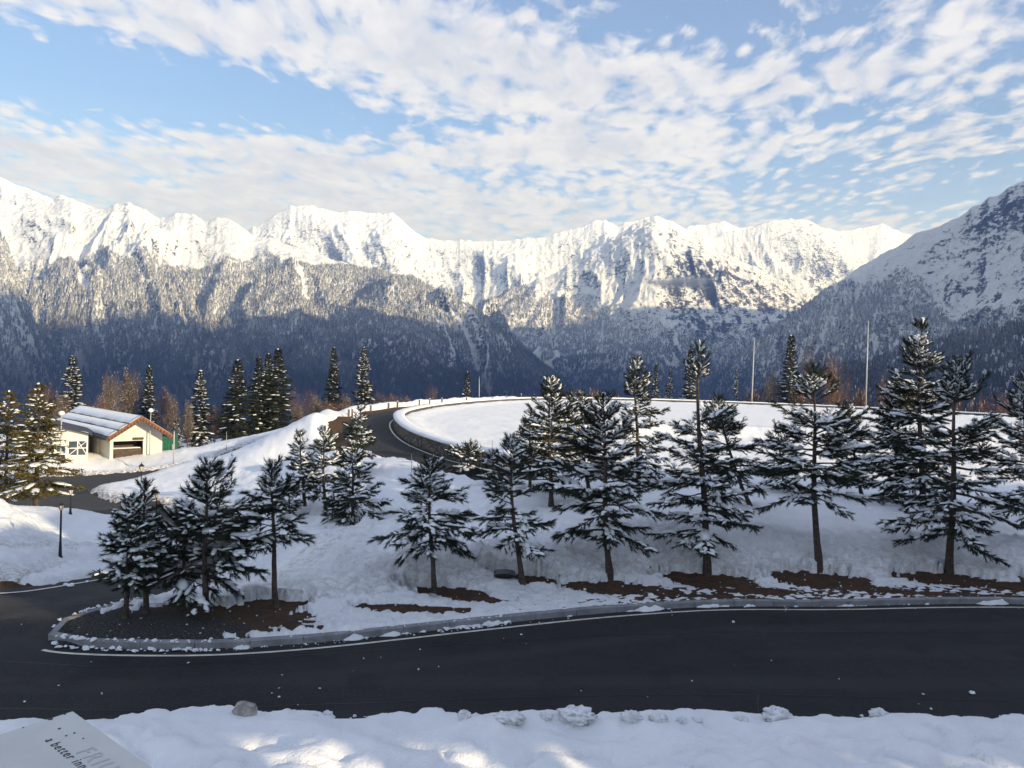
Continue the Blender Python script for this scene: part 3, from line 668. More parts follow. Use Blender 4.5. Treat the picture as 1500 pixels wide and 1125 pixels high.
# the right massif climbs on beyond the frame, raised there to shade the slopes
def DR(px): return np.interp(px, [1000, 1250, 1500, 1800, 2300], [5200, 4300, 3700, 2900, 2300])
LF = layer('right_massif', [(1020,590),(1060,545),(1100,505),(1130,480),(1160,458),(1190,437),(1215,420),(1245,402),(1262,388),(1285,376),(1310,362),(1340,343),(1370,332),(1400,322),(1412,312),(1425,300),(1436,297),(1448,286),(1462,285),(1478,273),(1500,268),(1520,250),(1560,215),(1650,130),(1800,-50),(2000,-170),(2300,-260)], DR, 1900, conc(1.4), 400, 430, 41, mm_right, 760, 250,
           rockf=lambda p, s, x, y, z: .9 * sstep(1400, 1450, p) * sg(s, .04, .07) + .6 * sg(p, 1450, 90) * sg(s, .35, .2) + .02, foot=-430)
LG = layer('near_right_wooded_slope', [(1050,610),(1120,572),(1180,556),(1230,542),(1290,528),(1350,505),(1400,492),(1450,485),(1500,476),(1600,455),(1750,430)], 1900, 900, conc(1.2), 60, 200, 47, mm_right, 260, 90, foot=-260)
LK = layer('unseen_shade_ridge', [(0,0),(1,0)], 1, 1500, conc(1.3), 220, 380, 53, mm_right, 320, 90, foot=-300, world=[(4500,5200,1150),(4150,4500,1300),(3950,3800,1420),(3900,3100,1620),(3850,2440,1880),(3500,1650,1820),(3400,950,1560),(3400,250,1830),(3350,-300,2050),(3300,-900,2200),(3250,-1400,2100),(3150,-1800,1200),(3050,-2100,400)])  # unseen ridge added off-frame, its heights shaped to shade the lower slopes
# valley floor and the land round us, one sheet to the horizon
t = np.linspace(0, 2 * np.pi, 96, endpoint=False); R_ = np.array([0, 300, 900, 2000, 4000, 8000, 16000, 30000.])
vv = np.concatenate([np.stack([r_ * np.cos(t), r_ * np.sin(t), np.full(96, -335. if r_ > 250 else -60.)], 1) for r_ in R_]); 
tag(mk('valley_floor', vv, np.array([(j * 96 + i, (j) * 96 + (i + 1) % 96, (j + 1) * 96 + (i + 1) % 96, (j + 1) * 96 + i) for j in range(len(R_) - 1) for i in range(96)]), mm_left, attrs={'rocky': np.zeros(len(vv))}), kind='structure')

def ztree(lim): return lambda P: lim(750 + FPX * P[:, 0] / P[:, 1])
plant(LD, 150000, ztree(lambda p: np.interp(p, [-40, 60, 200, 330, 420, 560, 700, 850], [420, 500, 560, 560, 640, 560, 420, 300])), 16, 30, 1)
plant(LL, 15000, 640.0, 14, 26, 2, clear=.5)
plant(LE, 100000, ztree(lambda p: np.interp(p, [600, 720, 800, 860, 960, 1060, 1180], [700, 700, 640, 520, 380, 300, 420])), 18, 30, 3)
plant(LF, 110000, ztree(lambda p: np.interp(p, [1050, 1200, 1300, 1400, 1500], [400, 520, 560, 330, 250])), 15, 27, 4)
plant(LG, 16000, 900.0, 12, 22, 5, clear=.6)
plant(LC, 9000, 230.0, 18, 26, 6)

def far_tree_material():
    m_ = bpy.data.materials.new('snowy_far_trees'); m_.use_nodes = True; t = NT(m_.node_tree); b = t.n['Principled BSDF']
    p = t.pos(); nz = t.sep(t.nrm())[2]; z = t.sep(p)[2]; r_ = t.n.new('ShaderNodeObjectInfo').outputs['Random']
    zz = t.m('ADD', z, t.m('MULTIPLY', t.m('SUBTRACT', t.noise(p, .0035, 5, .6), .5), 420.0))
    frost = t.ramp(zz, -60.0, 350.0)
    sn = t.m('MULTIPLY', t.ramp(t.m('ADD', nz, t.m('MULTIPLY', t.m('SUBTRACT', t.noise(p, .30, 3, .6), .5), .8)), .02, .55), t.m('ADD', .02, t.m('MULTIPLY', frost, .94)))
    sn = t.m('MULTIPLY', sn, t.ramp(r_, 0, 1, .55, 1.0))
    dark = t.mix(frost, t.mix(t.ramp(r_, .35, .65), (0.032, 0.029, 0.033), (0.014, 0.020, 0.022)), (0.05, 0.055, 0.06))
    c = t.mix(sn, dark, (0.80, 0.81, 0.83))
    t.l.new(c, b.inputs['Base Color']); b.inputs['Roughness'].default_value = .9; b.inputs['Specular IOR Level'].default_value = .05
    return m_
M['fartree'] = far_tree_material()
FP = np.concatenate([a for a, _ in FORESTS]); FH = np.concatenate([b for _, b in FORESTS])
print('FAR TREES', len(FP))
me = bpy.data.meshes.new('mountain_forest'); me.vertices.add(len(FP)); FP2 = FP.copy(); FP2[:, 2] -= 1.5
me.vertices.foreach_set('co', FP2.astype(np.float32).ravel())
a_ = me.attributes.new('h', 'FLOAT', 'POINT'); a_.data.foreach_set('value', FH.astype(np.float32))
me.materials.append(M['fartree'])
fo = bpy.data.objects.new('mountain_forest', me); COL.objects.link(fo); tag(fo, 'frosted conifer forest covering the lower mountain sides', 'forest', kind='stuff')
ng = bpy.data.node_groups.new('forest', 'GeometryNodeTree')
ng.interface.new_socket('Geometry', in_out='INPUT', socket_type='NodeSocketGeometry'); ng.interface.new_socket('Geometry', in_out='OUTPUT', socket_type='NodeSocketGeometry')
N = ng.nodes; Lk = ng.links; gi = N.new('NodeGroupInput'); go = N.new('NodeGroupOutput')
jn = N.new('GeometryNodeJoinGeometry')
for (rb, z0, dep) in ((.20, .08, .50), (.15, .34, .42), (.09, .62, .38)):
    c = N.new('GeometryNodeMeshCone'); c.inputs['Vertices'].default_value = 6; c.inputs['Radius Top'].default_value = 0.0; c.inputs['Radius Bottom'].default_value = rb; c.inputs['Depth'].default_value = dep
    tr = N.new('GeometryNodeTransform'); tr.inputs['Translation'].default_value = (0, 0, z0); tr.inputs['Rotation'].default_value = (0, 0, z0 * 3); Lk.new(c.outputs['Mesh'], tr.inputs['Geometry']); Lk.new(tr.outputs[0], jn.inputs[0])
sm = N.new('GeometryNodeSetMaterial'); sm.inputs['Material'].default_value = M['fartree']; Lk.new(jn.outputs[0], sm.inputs[0])
ip = N.new('GeometryNodeInstanceOnPoints'); Lk.new(gi.outputs[0], ip.inputs['Points']); Lk.new(sm.outputs[0], ip.inputs['Instance'])
na = N.new('GeometryNodeInputNamedAttribute'); na.data_type = 'FLOAT'; na.inputs['Name'].default_value = 'h'
rv = N.new('FunctionNodeRandomValue'); rv.data_type = 'FLOAT_VECTOR'; rv.inputs[0].default_value = (-.06, -.06, 0); rv.inputs[1].default_value = (.06, .06, 6.28)
cx = N.new('ShaderNodeCombineXYZ'); rw = N.new('FunctionNodeRandomValue'); rw.data_type = 'FLOAT'; rw.inputs['Seed'].default_value = 4; rw.inputs[2].default_value = .85; rw.inputs[3].default_value = 1.5
mw = N.new('ShaderNodeMath'); mw.operation = 'MULTIPLY'; Lk.new(na.outputs['Attribute'], mw.inputs[0]); Lk.new(rw.outputs[1], mw.inputs[1])
Lk.new(mw.outputs[0], cx.inputs[0]); Lk.new(mw.outputs[0], cx.inputs[1]); Lk.new(na.outputs['Attribute'], cx.inputs[2])
Lk.new(cx.outputs[0], ip.inputs['Scale']); Lk.new(rv.outputs[0], ip.inputs['Rotation'])
Lk.new(ip.outputs[0], go.inputs[0])
md = fo.modifiers.new('trees', 'NODES'); md.node_group = ng

# ------------------------------------------------------------------ haze
def haze():
    m_ = bpy.data.materials.new('haze'); m_.use_nodes = True; t = NT(m_.node_tree); t.n.clear()
    pv = t.n.new('ShaderNodeVolumePrincipled'); pv.inputs['Density'].default_value = HAZE; pv.inputs['Color'].default_value = (0.29, 0.48, 1.0, 1); pv.inputs['Absorption Color'].default_value = (1, 1, 1, 1); pv.inputs['Anisotropy'].default_value = 0.2
    o_ = t.n.new('ShaderNodeOutputMaterial'); t.l.new(pv.outputs[0], o_.inputs['Volume'])
    g = Geo(); g.box((0, 0, 0), (64000, 64000, 1.0)); v = np.concatenate(g.v); v[:, 2] = np.where(v[:, 2] < 0, -620, TOP + 30)
    o = mk('haze', v, g.f, m_, smooth=False); tag(o, kind='stuff'); return o
HAZE = 8.2e-5

TOP = max(float(L_['v'][..., 2].max()) for L_ in (LA, LB, LC, LH, LE, LD, LL, LF, LG, LK)); LOW = min(float(L_['v'][..., 2].min()) for L_ in (LA, LB, LC, LH, LE, LD, LL, LF, LG, LK)); print('TOP', TOP, LOW)
# ------------------------------------------------------------------ trees
def frames(D):
    """two unit vectors across each direction"""
    D = D / (np.linalg.norm(D, axis=1)[:, None] + 1e-9)
    up = np.tile([0., 0, 1], (len(D), 1)); up[np.abs(D[:, 2]) > .97] = [1, 0, 0]
    A = np.cross(D, up); A /= np.linalg.norm(A, axis=1)[:, None]; B = np.cross(A, D)
    return D, A, B          # B points upwards
def needle_tris(P0, P1, per, ln, wd, r, spread=.75, fwd=.8):
    """thin triangles round the shoots P0->P1"""
    n = len(P0); D, A, B = frames(P1 - P0); L = np.linalg.norm(P1 - P0, axis=1)
    k = np.maximum(3, (per * L).astype(int)); idx = np.repeat(np.arange(n), k); m_ = len(idx)
    t = r.uniform(0, 1.04, m_); th = r.uniform(0, 2 * np.pi, m_)
    base = P0[idx] + (P1 - P0)[idx] * t[:, None]
    out = A[idx] * np.cos(th)[:, None] + B[idx] * np.sin(th)[:, None]
    dirn_ = D[idx] * (fwd * r.uniform(.6, 1.3, m_))[:, None] + out * spread; dirn_[:, 2] -= .10
    dirn_ /= np.linalg.norm(dirn_, axis=1)[:, None]
    l_ = ln * r.uniform(.7, 1.25, m_)
    side = np.cross(dirn_, r.normal(size=(m_, 3))); side /= np.linalg.norm(side, axis=1)[:, None]
    tip = base + dirn_ * l_[:, None]; a = base - side * (wd / 2); b = base + side * (wd / 2)
    V = np.stack([a, b, tip], 1).reshape(-1, 3); return V, np.arange(len(V)).reshape(-1, 3)
_seg, _rg = 6, 4
def _blob():
    v = [(-1, 0, 0)]
    for i in range(1, _rg):
        x = -math.cos(math.pi * i / _rg); rr = math.sin(math.pi * i / _rg)
        for k in range(_seg):
            t = 2 * math.pi * k / _seg; v.append((x, rr * math.cos(t), rr * math.sin(t) * (1 if math.sin(t) > 0 else .25)))
    v.append((1, 0, 0)); f = []
    for k in range(_seg): f.append((0, 1 + (k + 1) % _seg, 1 + k))
    for i in range(_rg - 2):
        for k in range(_seg):
            a = 1 + i * _seg + k; b = 1 + i * _seg + (k + 1) % _seg; f += [(a, b, b + _seg), (a, b + _seg, a + _seg)]
    e = len(v) - 1; o = 1 + (_rg - 2) * _seg
    for k in range(_seg): f.append((e, o + k, o + (k + 1) % _seg))
    return np.array(v, float), np.array(f)
BV, BF = _blob()
def blobs(C, D, half, w, h, r, jit=.18):
    """snow pads: centre, direction, half length, half width, height"""
    n = len(C)
    if n == 0: return np.zeros((0, 3)), np.zeros((0, 3), int)
    D, A, B = frames(D)
    T = np.tile(BV, (n, 1, 1)); T = T * (1 + r.uniform(-jit, jit, (n, len(BV), 1))) + r.uniform(-jit * .3, jit * .3, (n, len(BV), 3))
    V = C[:, None] + T[..., 0:1] * D[:, None] * half[:, None, None] + T[..., 1:2] * A[:, None] * w[:, None, None] + T[..., 2:3] * B[:, None] * h[:, None, None]
    F = BF[None] + (np.arange(n) * len(BV))[:, None, None]
    return V.reshape(-1, 3), F.reshape(-1, 3)
def tubes(segs, n=5):
    """tapered sticks from a list of (p0, p1, r0, r1)"""
    if not len(segs): return np.zeros((0, 3)), np.zeros((0, 3), int)
    P0 = np.array([s[0] for s in segs]); P1 = np.array([s[1] for s in segs]); r0 = np.array([s[2] for s in segs]); r1 = np.array([s[3] for s in segs])
    D, A, B = frames(P1 - P0); t = np.linspace(0, 2 * np.pi, n, endpoint=False)
    ring = np.cos(t)[None, :, None] * A[:, None] + np.sin(t)[None, :, None] * B[:, None]
    V = np.concatenate([P0[:, None] + ring * r0[:, None, None], P1[:, None] + ring * r1[:, None, None]], 1)
    f = []
    for k in range(n): a, b = k, (k + 1) % n; f += [(a, b, n + b), (a, n + b, n + a)]
    F = np.array(f)[None] + (np.arange(len(segs)) * 2 * n)[:, None, None]
    return V.reshape(-1, 3), F.reshape(-1, 3)
def trunk_mesh(H, r0, lean, r, bend=.02, n=9, rings=14):
    z = np.linspace(-.35, H, rings); t = np.linspace(0, 2 * np.pi, n, endpoint=False)
    ph = r.uniform(0, 6.28); V = []
    def ax(zz):
        q_ = np.clip(zz / H, 0, 1); return np.array([lean[0] * q_ * (1.6 - .6 * q_) + bend * H * math.sin(q_ * 5 + ph) * q_ * (1 - q_) * 2, lean[1] * q_, zz])
    for zz in z:
        q_ = max(zz, 0) / H; rad_ = r0 * (1 - q_) ** .8 * (1 + .35 * math.exp(-max(zz, 0) / .12)) + .006
        c = ax(zz); V.append(np.stack([c[0] + rad_ * np.cos(t) * (1 + .08 * np.sin(3 * t + zz * 9)), c[1] + rad_ * np.sin(t), np.full(n, zz)], 1))
    F = [(i * n + k, i * n + (k + 1) % n, (i + 1) * n + (k + 1) % n, (i + 1) * n + k) for i in range(rings - 1) for k in range(n)]
    return np.concatenate(V), np.array(F), ax

def pine_tree(loc, H, clear, R, seed, label, lean=(0, 0), lush=1.0, snow=.6, top_gap=0.0, needle='needles', group='young pines on the snowy slope', name='young_pine', long_=1.0, droop=.25, gold=0):
    """young pine: whorls of boughs, bottle-brush shoots, snow lodged on them"""
    r = np.random.RandomState(seed); root = empty(name, loc, 0, label, 'pine tree', group)
    tv, tf, ax = trunk_mesh(H, .026 * H ** .75 * 1.05, lean, r)
    mk('trunk', tv, tf, M['bark'], root)
    segs = []; S0 = []; S1 = []; B0 = []; B1 = []
    nwh = int(4 + H * 1.9); zs = clear + (H - clear) * (np.linspace(0, 1, nwh) ** .86) * .93 + r.normal(size=nwh) * .05
    bias = r.uniform(0, 6.28)
    for wi, z in enumerate(zs):
        q_ = (z - clear) / (H - clear)
        if top_gap and .62 < q_ < .62 + top_gap: continue
        prof = (1 - q_) ** .9 * (0.62 + .50 * min(1, q_ / .22)) + .10
        nb = 4 if q_ > .85 else r.randint(5, 8); a0 = r.uniform(0, 6.28)
        for b in range(nb):
            az_ = a0 + b * 2 * np.pi / nb + r.uniform(-.35, .35)
            Lb = R * prof * r.uniform(.5, 1.2) * (1 + .22 * math.cos(az_ - bias))
            if r.rand() < .13: continue
            el_ = rad(-8 + 62 * q_ ** 1.4 + r.uniform(-10, 10)); c0 = ax(z + r.normal() * (.05 + .05 * (1 - q_)))
            n = 6; pts = [c0]; d = np.array([math.cos(az_) * math.cos(el_), math.sin(az_) * math.cos(el_), math.sin(el_)])
            dr = droop * (1 - q_) * r.uniform(.5, 1.6)
            for i in range(n):
                dd = d.copy(); t_ = i / (n - 1); dd[2] += -dr * 1.6 * t_ + .55 * t_ ** 3 * (.5 + q_); dd += r.normal(size=3) * .07
                pts.append(pts[-1] + dd / np.linalg.norm(dd) * Lb / n)
            pts = np.array(pts); rb = .008 + .011 * Lb
            for i in range(n): segs.append((pts[i], pts[i + 1], rb * (1 - i / n) + .003, rb * (1 - (i + 1) / n) + .003))
            # the bough tip is a shoot; side shoots come in pairs
            S0.append(pts[-2]); S1.append(pts[-1] + (pts[-1] - pts[-2]) * .5)
            if Lb > .35:
                B0.append(pts[2]); B1.append(pts[-2])
            start = .22 if q_ < .5 else .1
            ns = max(3, int(Lb * 13 * lush))
            for k in range(ns):
                t_ = start + (1 - start) * (k + r.uniform(0, .8)) / ns; i = min(n - 1, int(t_ * n)); fr = t_ * n - i
                p = pts[i] * (1 - fr) + pts[i + 1] * fr; dd = pts[i + 1] - pts[i]; dd /= np.linalg.norm(dd)
                sd_ = np.cross(dd, [0, 0, 1]); sd_ /= np.linalg.norm(sd_) + 1e-9; sg_ = 1 if k % 2 else -1
                ang = r.uniform(.5, 1.15); sl = r.uniform(.22, .44) * (1.2 - .45 * t_) * (.55 + .45 * min(1, Lb)) * long_
                s_dir = dd * math.cos(ang) + sd_ * sg_ * math.sin(ang); s_dir[2] += r.uniform(-.45, .12) + .55 * q_ ** 2
                e = p + s_dir / np.linalg.norm(s_dir) * sl
                segs.append((p, e, .006, .003)); S0.append(p + (e - p) * .15); S1.append(e)
                if sl > .24 and r.rand() < .6:
                    m2 = p + (e - p) * .5; s2 = s_dir + sd_ * -sg_ * .6 + np.array([0, 0, r.uniform(-.35, .15)]); e2 = m2 + s2 / np.linalg.norm(s2) * sl * .6
                    S0.append(m2); S1.append(e2)
    # leader shoots
    tp = ax(H); S0.append(ax(H - .25)); S1.append(tp + [0, 0, .12])
    for k in range(4):
        a = k * 1.57 + r.uniform(0, 1); S0.append(ax(H - .1)); S1.append(ax(H - .1) + np.array([math.cos(a) * .16, math.sin(a) * .16, .26]))
    S0 = np.array(S0); S1 = np.array(S1)
    bv, bf = tubes(segs, 4); tag(mk('boughs', bv, bf, M['bark'], root), kind='stuff')
    nv, nf = needle_tris(S0, S1, 150 * lush, .125, .015, r, .50, 1.15)
    tag(mk('needles', nv, nf, M[needle], root, smooth=False), kind='stuff')
    # snow: pads along the shoots, saddles on the boughs, clots near the trunk
    hfac = (S0[:, 2] - clear) / (H - clear)
    clump = fbm(S0[:, 0] * 1.7 + seed, S0[:, 2] * 1.9, 2, seed); pick = r.rand(len(S0)) < snow * (.45 + .30 * hfac) * np.clip(1 + clump * 3.0, .1, 2.2)
    C = (S0 + S1)[pick] / 2; D_ = (S1 - S0)[pick]; L_ = np.linalg.norm(D_, axis=1); C = C + D_ * r.uniform(-.25, .15, (len(C), 1)); C[:, 2] += .04
    v1, f1 = blobs(C, D_, L_ * r.uniform(.30, .62, len(C)), r.uniform(.03, .09, len(C)), r.uniform(.022, .055, len(C)), r)
    B0 = np.array(B0); B1 = np.array(B1); pk = r.rand(len(B0)) < snow * .8; B0, B1 = B0[pk], B1[pk]
    if len(B0):
        t_ = r.uniform(.25, .75, len(B0))[:, None]; C2 = B0 * (1 - t_) + B1 * t_; C2[:, 2] += .05; L2 = np.linalg.norm(B1 - B0, axis=1)
        v2, f2 = blobs(C2, B1 - B0, L2 * r.uniform(.22, .42, len(C2)), r.uniform(.06, .17, len(C2)), r.uniform(.05, .11, len(C2)), r, .3)
        v1, f1 = np.concatenate([v1, v2]), np.concatenate([f1, f2 + len(v1)])
    tag(mk('snow_on_boughs', v1, f1, M['branchsnow'], root), kind='stuff')
    return root

def spruce_proto(name, H, R, seed, snow=.5, clear=.3, narrow=1.0, thin=1.0, ndl='spruce'):
    """tall spruce or fir: tiers of drooping boughs made of small needle sprays"""
    r = np.random.RandomState(seed); root = empty(name, (0, 0, 0))
    tv, tf, ax = trunk_mesh(H, .02 * H ** .9, (0, 0), r, .004, 7, 10); mk('trunk', tv, tf, M['bark'], root)
    nb = int(H * 34 * thin); V = []; C = []; Dd = []; sg_ = []
    z = clear + (H - clear) * np.sort(r.uniform(0, 1, nb)) ** .92; q_ = (z - clear) / (H - clear)
    # uneven outline: tiers and missing boughs
    prof = ((1 - q_) ** .85 * R * (1 + .16 * np.sin(z * 5.2) + r.uniform(-.22, .22, nb)) + .10) * (0.72 + .28 * np.minimum(1, q_ / .08))
    a = r.uniform(0, 2 * np.pi, nb); prof *= 1 + .12 * np.cos(a * 2 + z)
    el_ = rad(-18) + rad(45) * q_ ** 1.6; tris = []; pads = []
    S0 = []; S1 = []
    for i in range(nb):
        d = np.array([math.cos(a[i]) * math.cos(el_[i]), math.sin(a[i]) * math.cos(el_[i]), math.sin(el_[i])]); c0 = ax(z[i]); L = prof[i]
        side = np.array([-math.sin(a[i]), math.cos(a[i]), 0]); n = max(3, int(L * 5.5))
        for k in range(n):
            t_ = (.25 + .75 * (k + r.rand()) / n); p = c0 + d * L * t_; p[2] += .10 * L * t_ * t_
            w = (.32 * L * (1.15 - t_) + .10)
            for s_ in (-1, 1):
                e = p + side * s_ * w * r.uniform(.6, 1.1) + d * r.uniform(.1, .35) * .6 + np.array([0, 0, -r.uniform(.02, .16)])
                S0.append(p); S1.append(e)
        S0.append(c0 + d * L * .7); S1.append(c0 + d * L * 1.06)
        if r.rand() < snow:
            t_ = r.uniform(.45, .95); C.append(c0 + d * L * t_ + np.array([0, 0, .06])); Dd.append(d); sg_.append(L)
    S0 = np.array(S0); S1 = np.array(S1)
    v, f = needle_tris(S0, S1, 18, .17, .075, r, .6, .7); tag(mk('needles', v, f, M[ndl], root, smooth=False), kind='stuff')
    C = np.array(C); Dd = np.array(Dd); sg_ = np.array(sg_)
    v, f = blobs(C, Dd, np.clip(sg_ * r.uniform(.15, .32, len(C)), .08, .5), np.clip(sg_ * r.uniform(.08, .2, len(C)), .05, .28), r.uniform(.04, .10, len(C)), r, .3)
    tag(mk('snow_on_boughs', v, f, M['branchsnow'], root), kind='stuff'); root['H'] = H; return root

def bare_proto(name, H, seed, spread=.5, mat_='twig', multi=1, frost=.1):
    r = np.random.RandomState(seed); root = empty(name, (0, 0, 0)); segs = []; tw = []
    def grow(p, d, L, rad_, lev):
        n = 3; q_ = p
        for i in range(n):
            d2 = d + r.normal(size=3) * .10; d2[2] += .05; d2 /= np.linalg.norm(d2); e = q_ + d2 * L / n; r1 = rad_ * (1 - .22 * (i + 1) / n * 1.6)
            (segs if lev < 2 else tw).append((q_, e, rad_, max(r1, .004))); q_ = e; rad_ = r1
            if lev < 4:
                for _ in range(2 if lev else (1 if i == 0 else 3)):
                    s_ = r.normal(size=3); s_ -= s_.dot(d2) * d2; s_ /= np.linalg.norm(s_); ang = r.uniform(.45, .95) * (.6 + spread)
                    dd = d2 * math.cos(ang) + s_ * math.sin(ang); grow(q_, dd, L * r.uniform(.45, .68), rad_ * .55, lev + 1)
        if lev < 4: grow(q_, d2, L * .62, rad_ * .75, lev + 1)
    for k in range(multi):
        a = r.uniform(0, 6.28); o_ = .0 if multi == 1 else .35; d = np.array([math.cos(a) * o_, math.sin(a) * o_, 1.0]); grow(np.array([0., 0, -.2]), d / np.linalg.norm(d), H * (.40 if multi == 1 else .34), .014 * H, 0)
    segs_ = segs; v, f = tubes(segs_, 5)
    mx = max(max(s[1][2] for s in tw), .1); sc_ = H / mx; mk('trunk', v * sc_, f, M['bark'] if mat_ == 'twig' else M[mat_], root)
    P0 = np.array([s[0] for s in tw]); P1 = np.array([s[1] for s in tw]); m_ = len(P0)
    side = r.normal(size=(m_, 3)); side = np.cross(P1 - P0, side); side /= np.linalg.norm(side, axis=1)[:, None]; w = .012
    V = np.stack([P0 - side * w, P0 + side * w, P1 + side * w * .4], 1).reshape(-1, 3) * sc_
    tag(mk('crown', V, np.arange(len(V)).reshape(-1, 3), M[mat_], root, smooth=False), kind='stuff')
    if frost:
        pk = r.rand(m_) < frost; C = (P0[pk] + P1[pk]) / 2 * sc_; v, f = blobs(C, P1[pk] - P0[pk], np.full(len(C), .12), np.full(len(C), .03), np.full(len(C), .035), r, .3)
        tag(mk('snow_on_twigs', v, f, M['branchsnow'], root), kind='stuff')
    root['H'] = H; return root
_used = set()
def put(proto, loc, h, rz, label, cat, group, wide=1.0):
    if proto.name not in _used: root = proto; _used.add(proto.name)
    else:
        root = proto.copy(); COL.objects.link(root)
        for ch in proto.children:
            c = ch.copy(); COL.objects.link(c); c.parent = root
    s_ = h / proto['H']; root.location = loc; root.rotation_euler = (0, 0, rz); root.scale = (s_ * wide, s_ * wide, s_)
    return tag(root, label, cat, group)
def stand(bx, by, ty, D=None):
    """base point on the ground under a pixel column, and the height that reaches row ty"""
    if D is None:
        p = hit(bx, by); D = p[1]
    p = PD(bx, by, D); z = ground(p[0], p[1]); H = PD(bx, ty, D)[2] - z
    return (p[0], p[1], z), H, D
# young pines: base x, base y, top x, top y, crown half width px, clear trunk px, D, ...
PINES = [
 (183,906,192,735,48,42,None,dict(seed=11,snow=.55,label='leftmost young pine of the island tip, its trunk leaning right')),
 (214,900,212,715,50,38,None,dict(seed=12,snow=.5,label='slim young pine second from the island tip, bare straight trunk')),
 (268,893,270,745,52,45,None,dict(seed=13,snow=.35,label='small dark pine half hidden behind the broad pine on the island')),
 (302,900,303,682,84,50,None,dict(seed=14,snow=.5,lush=1.15,label='broad bushy pine in the middle of the island clump')),
 (404,890,398,684,52,78,None,dict(seed=15,snow=.35,label='pine with a long bare trunk standing right of the island clump')),
 (636,868,630,680,70,72,None,dict(seed=16,snow=.75,droop=.42,label='lone umbrella-shaped young pine on the open snow, nothing touching it')),
 (765,856,748,645,56,40,None,dict(seed=17,snow=.6,label='leaning young pine just right of the lone umbrella-shaped pine')),
 (893,848,884,583,72,58,None,dict(seed=18,snow=.6,lush=1.1,label='tall pine with curved trunk on the first mulch patch right of the dark culvert hollow')),
 (1036,836,1024,508,76,36,None,dict(seed=19,snow=.6,lush=.98,top_gap=.16,label='tallest kerbside pine, bare leader rising over the arena wall')),
 (1199,836,1192,540,88,76,None,dict(seed=20,snow=.6,lush=.98,top_gap=.14,gold=1,label='broad kerbside pine with a yellow-lit top above a bare length of leader')),
 (1390,832,1402,530,100,42,None,dict(seed=21,snow=.55,lush=1.0,top_gap=.10,label='widest kerbside pine near the right edge, low boughs sweeping to the snow')),
 (806,780,806,558,62,18,28.5,dict(seed=22,snow=.5,lush=1.05,label='tall thin-topped pine behind the leaning one, its leader above the arena rim')),
 (862,765,850,578,55,18,31,dict(seed=23,snow=.45,label='dense pine squeezed between the thin-topped pine and its right neighbour')),
 (936,700,930,530,48,8,36,dict(seed=24,snow=.6,label='pine on the snow shelf, its top bent left against the valley')),
 (1098,765,1052,585,58,16,28.5,dict(seed=25,snow=.6,label='leaning pine behind the tallest kerbside pine, branches out to its right')),
 (1352,740,1350,474,62,20,30,dict(seed=26,snow=.7,lush=1.15,label='tall snow-laden pine behind the widest kerbside pine, highest top at the right')),
 (1312,745,1318,568,48,10,31,dict(seed=27,snow=.9,lush=1.1,label='low pine almost white with snow, left of the tall snow-laden one')),
 (1262,745,1244,598,42,10,33,dict(seed=28,snow=.55,label='small dark pine filling the gap behind the yellow-lit pine')),
 (1508,800,1500,550,62,25,26,dict(seed=29,snow=.7,label='pine cut by the right edge of the picture')),
 (1150,735,1140,628,40,8,34,dict(seed=30,snow=.5,label='low dark pine left behind the yellow-lit pine')),
 (775,748,778,606,40,8,32,dict(seed=31,snow=.45,label='small pine peeping over the leaning pine')),
 (683,705,686,655,34,6,38,dict(seed=32,snow=.7,label='stunted pine beside the ring road at the arena wall')),
 (722,745,722,665,16,4,34,dict(seed=33,snow=.9,label='tiny thin sapling with snowy tiers right of the stunted pine')),
 (447,742,440,637,24,14,None,dict(seed=34,snow=.55,label='leftmost pine of the sunlit clump on the middle slope')),
 (477,750,474,630,38,16,None,dict(seed=35,snow=.5,lush=1.1,label='greenest pine in the middle of the sunlit clump on the slope')),
 (518,765,516,652,40,6,None,dict(seed=36,snow=.45,lush=1.1,label='dark low pine on the right of the clump, boughs on the snow')),
 (525,700,528,600,34,10,None,dict(seed=37,snow=.65,label='pine beside the ring road bend, top in front of the asphalt')),
 (425,758,424,700,22,5,None,dict(seed=38,snow=.6,label='knee-high pine at the foot of the sunlit clump')),
 (487,762,487,742,10,1,None,dict(seed=39,snow=.6,label='smallest pine seedling sticking out of the snow below the clump')),
]
for bx, by, tx, ty, cw, cl, D, kw in PINES:
    loc, H, D = stand(bx, by, ty, D); kw = dict(kw); sc_ = D / FPX
    lean = (PD(tx, ty, D)[0] - loc[0], 0.0)
    kw.pop('gold', None)
    near_ = D < 27
    rt = pine_tree(loc, H, cl * sc_, cw * sc_ * 1.12, lean=lean, long_=1.0 if near_ else 1.15, **kw)
    rt['group'] = 'kerbside young pines' if near_ and bx > 550 else ('pines on the island' if bx < 410 and near_ else 'young pines on the snowy slope')
    print('pine', bx, [round(float(k), 1) for k in loc], round(float(H), 1))

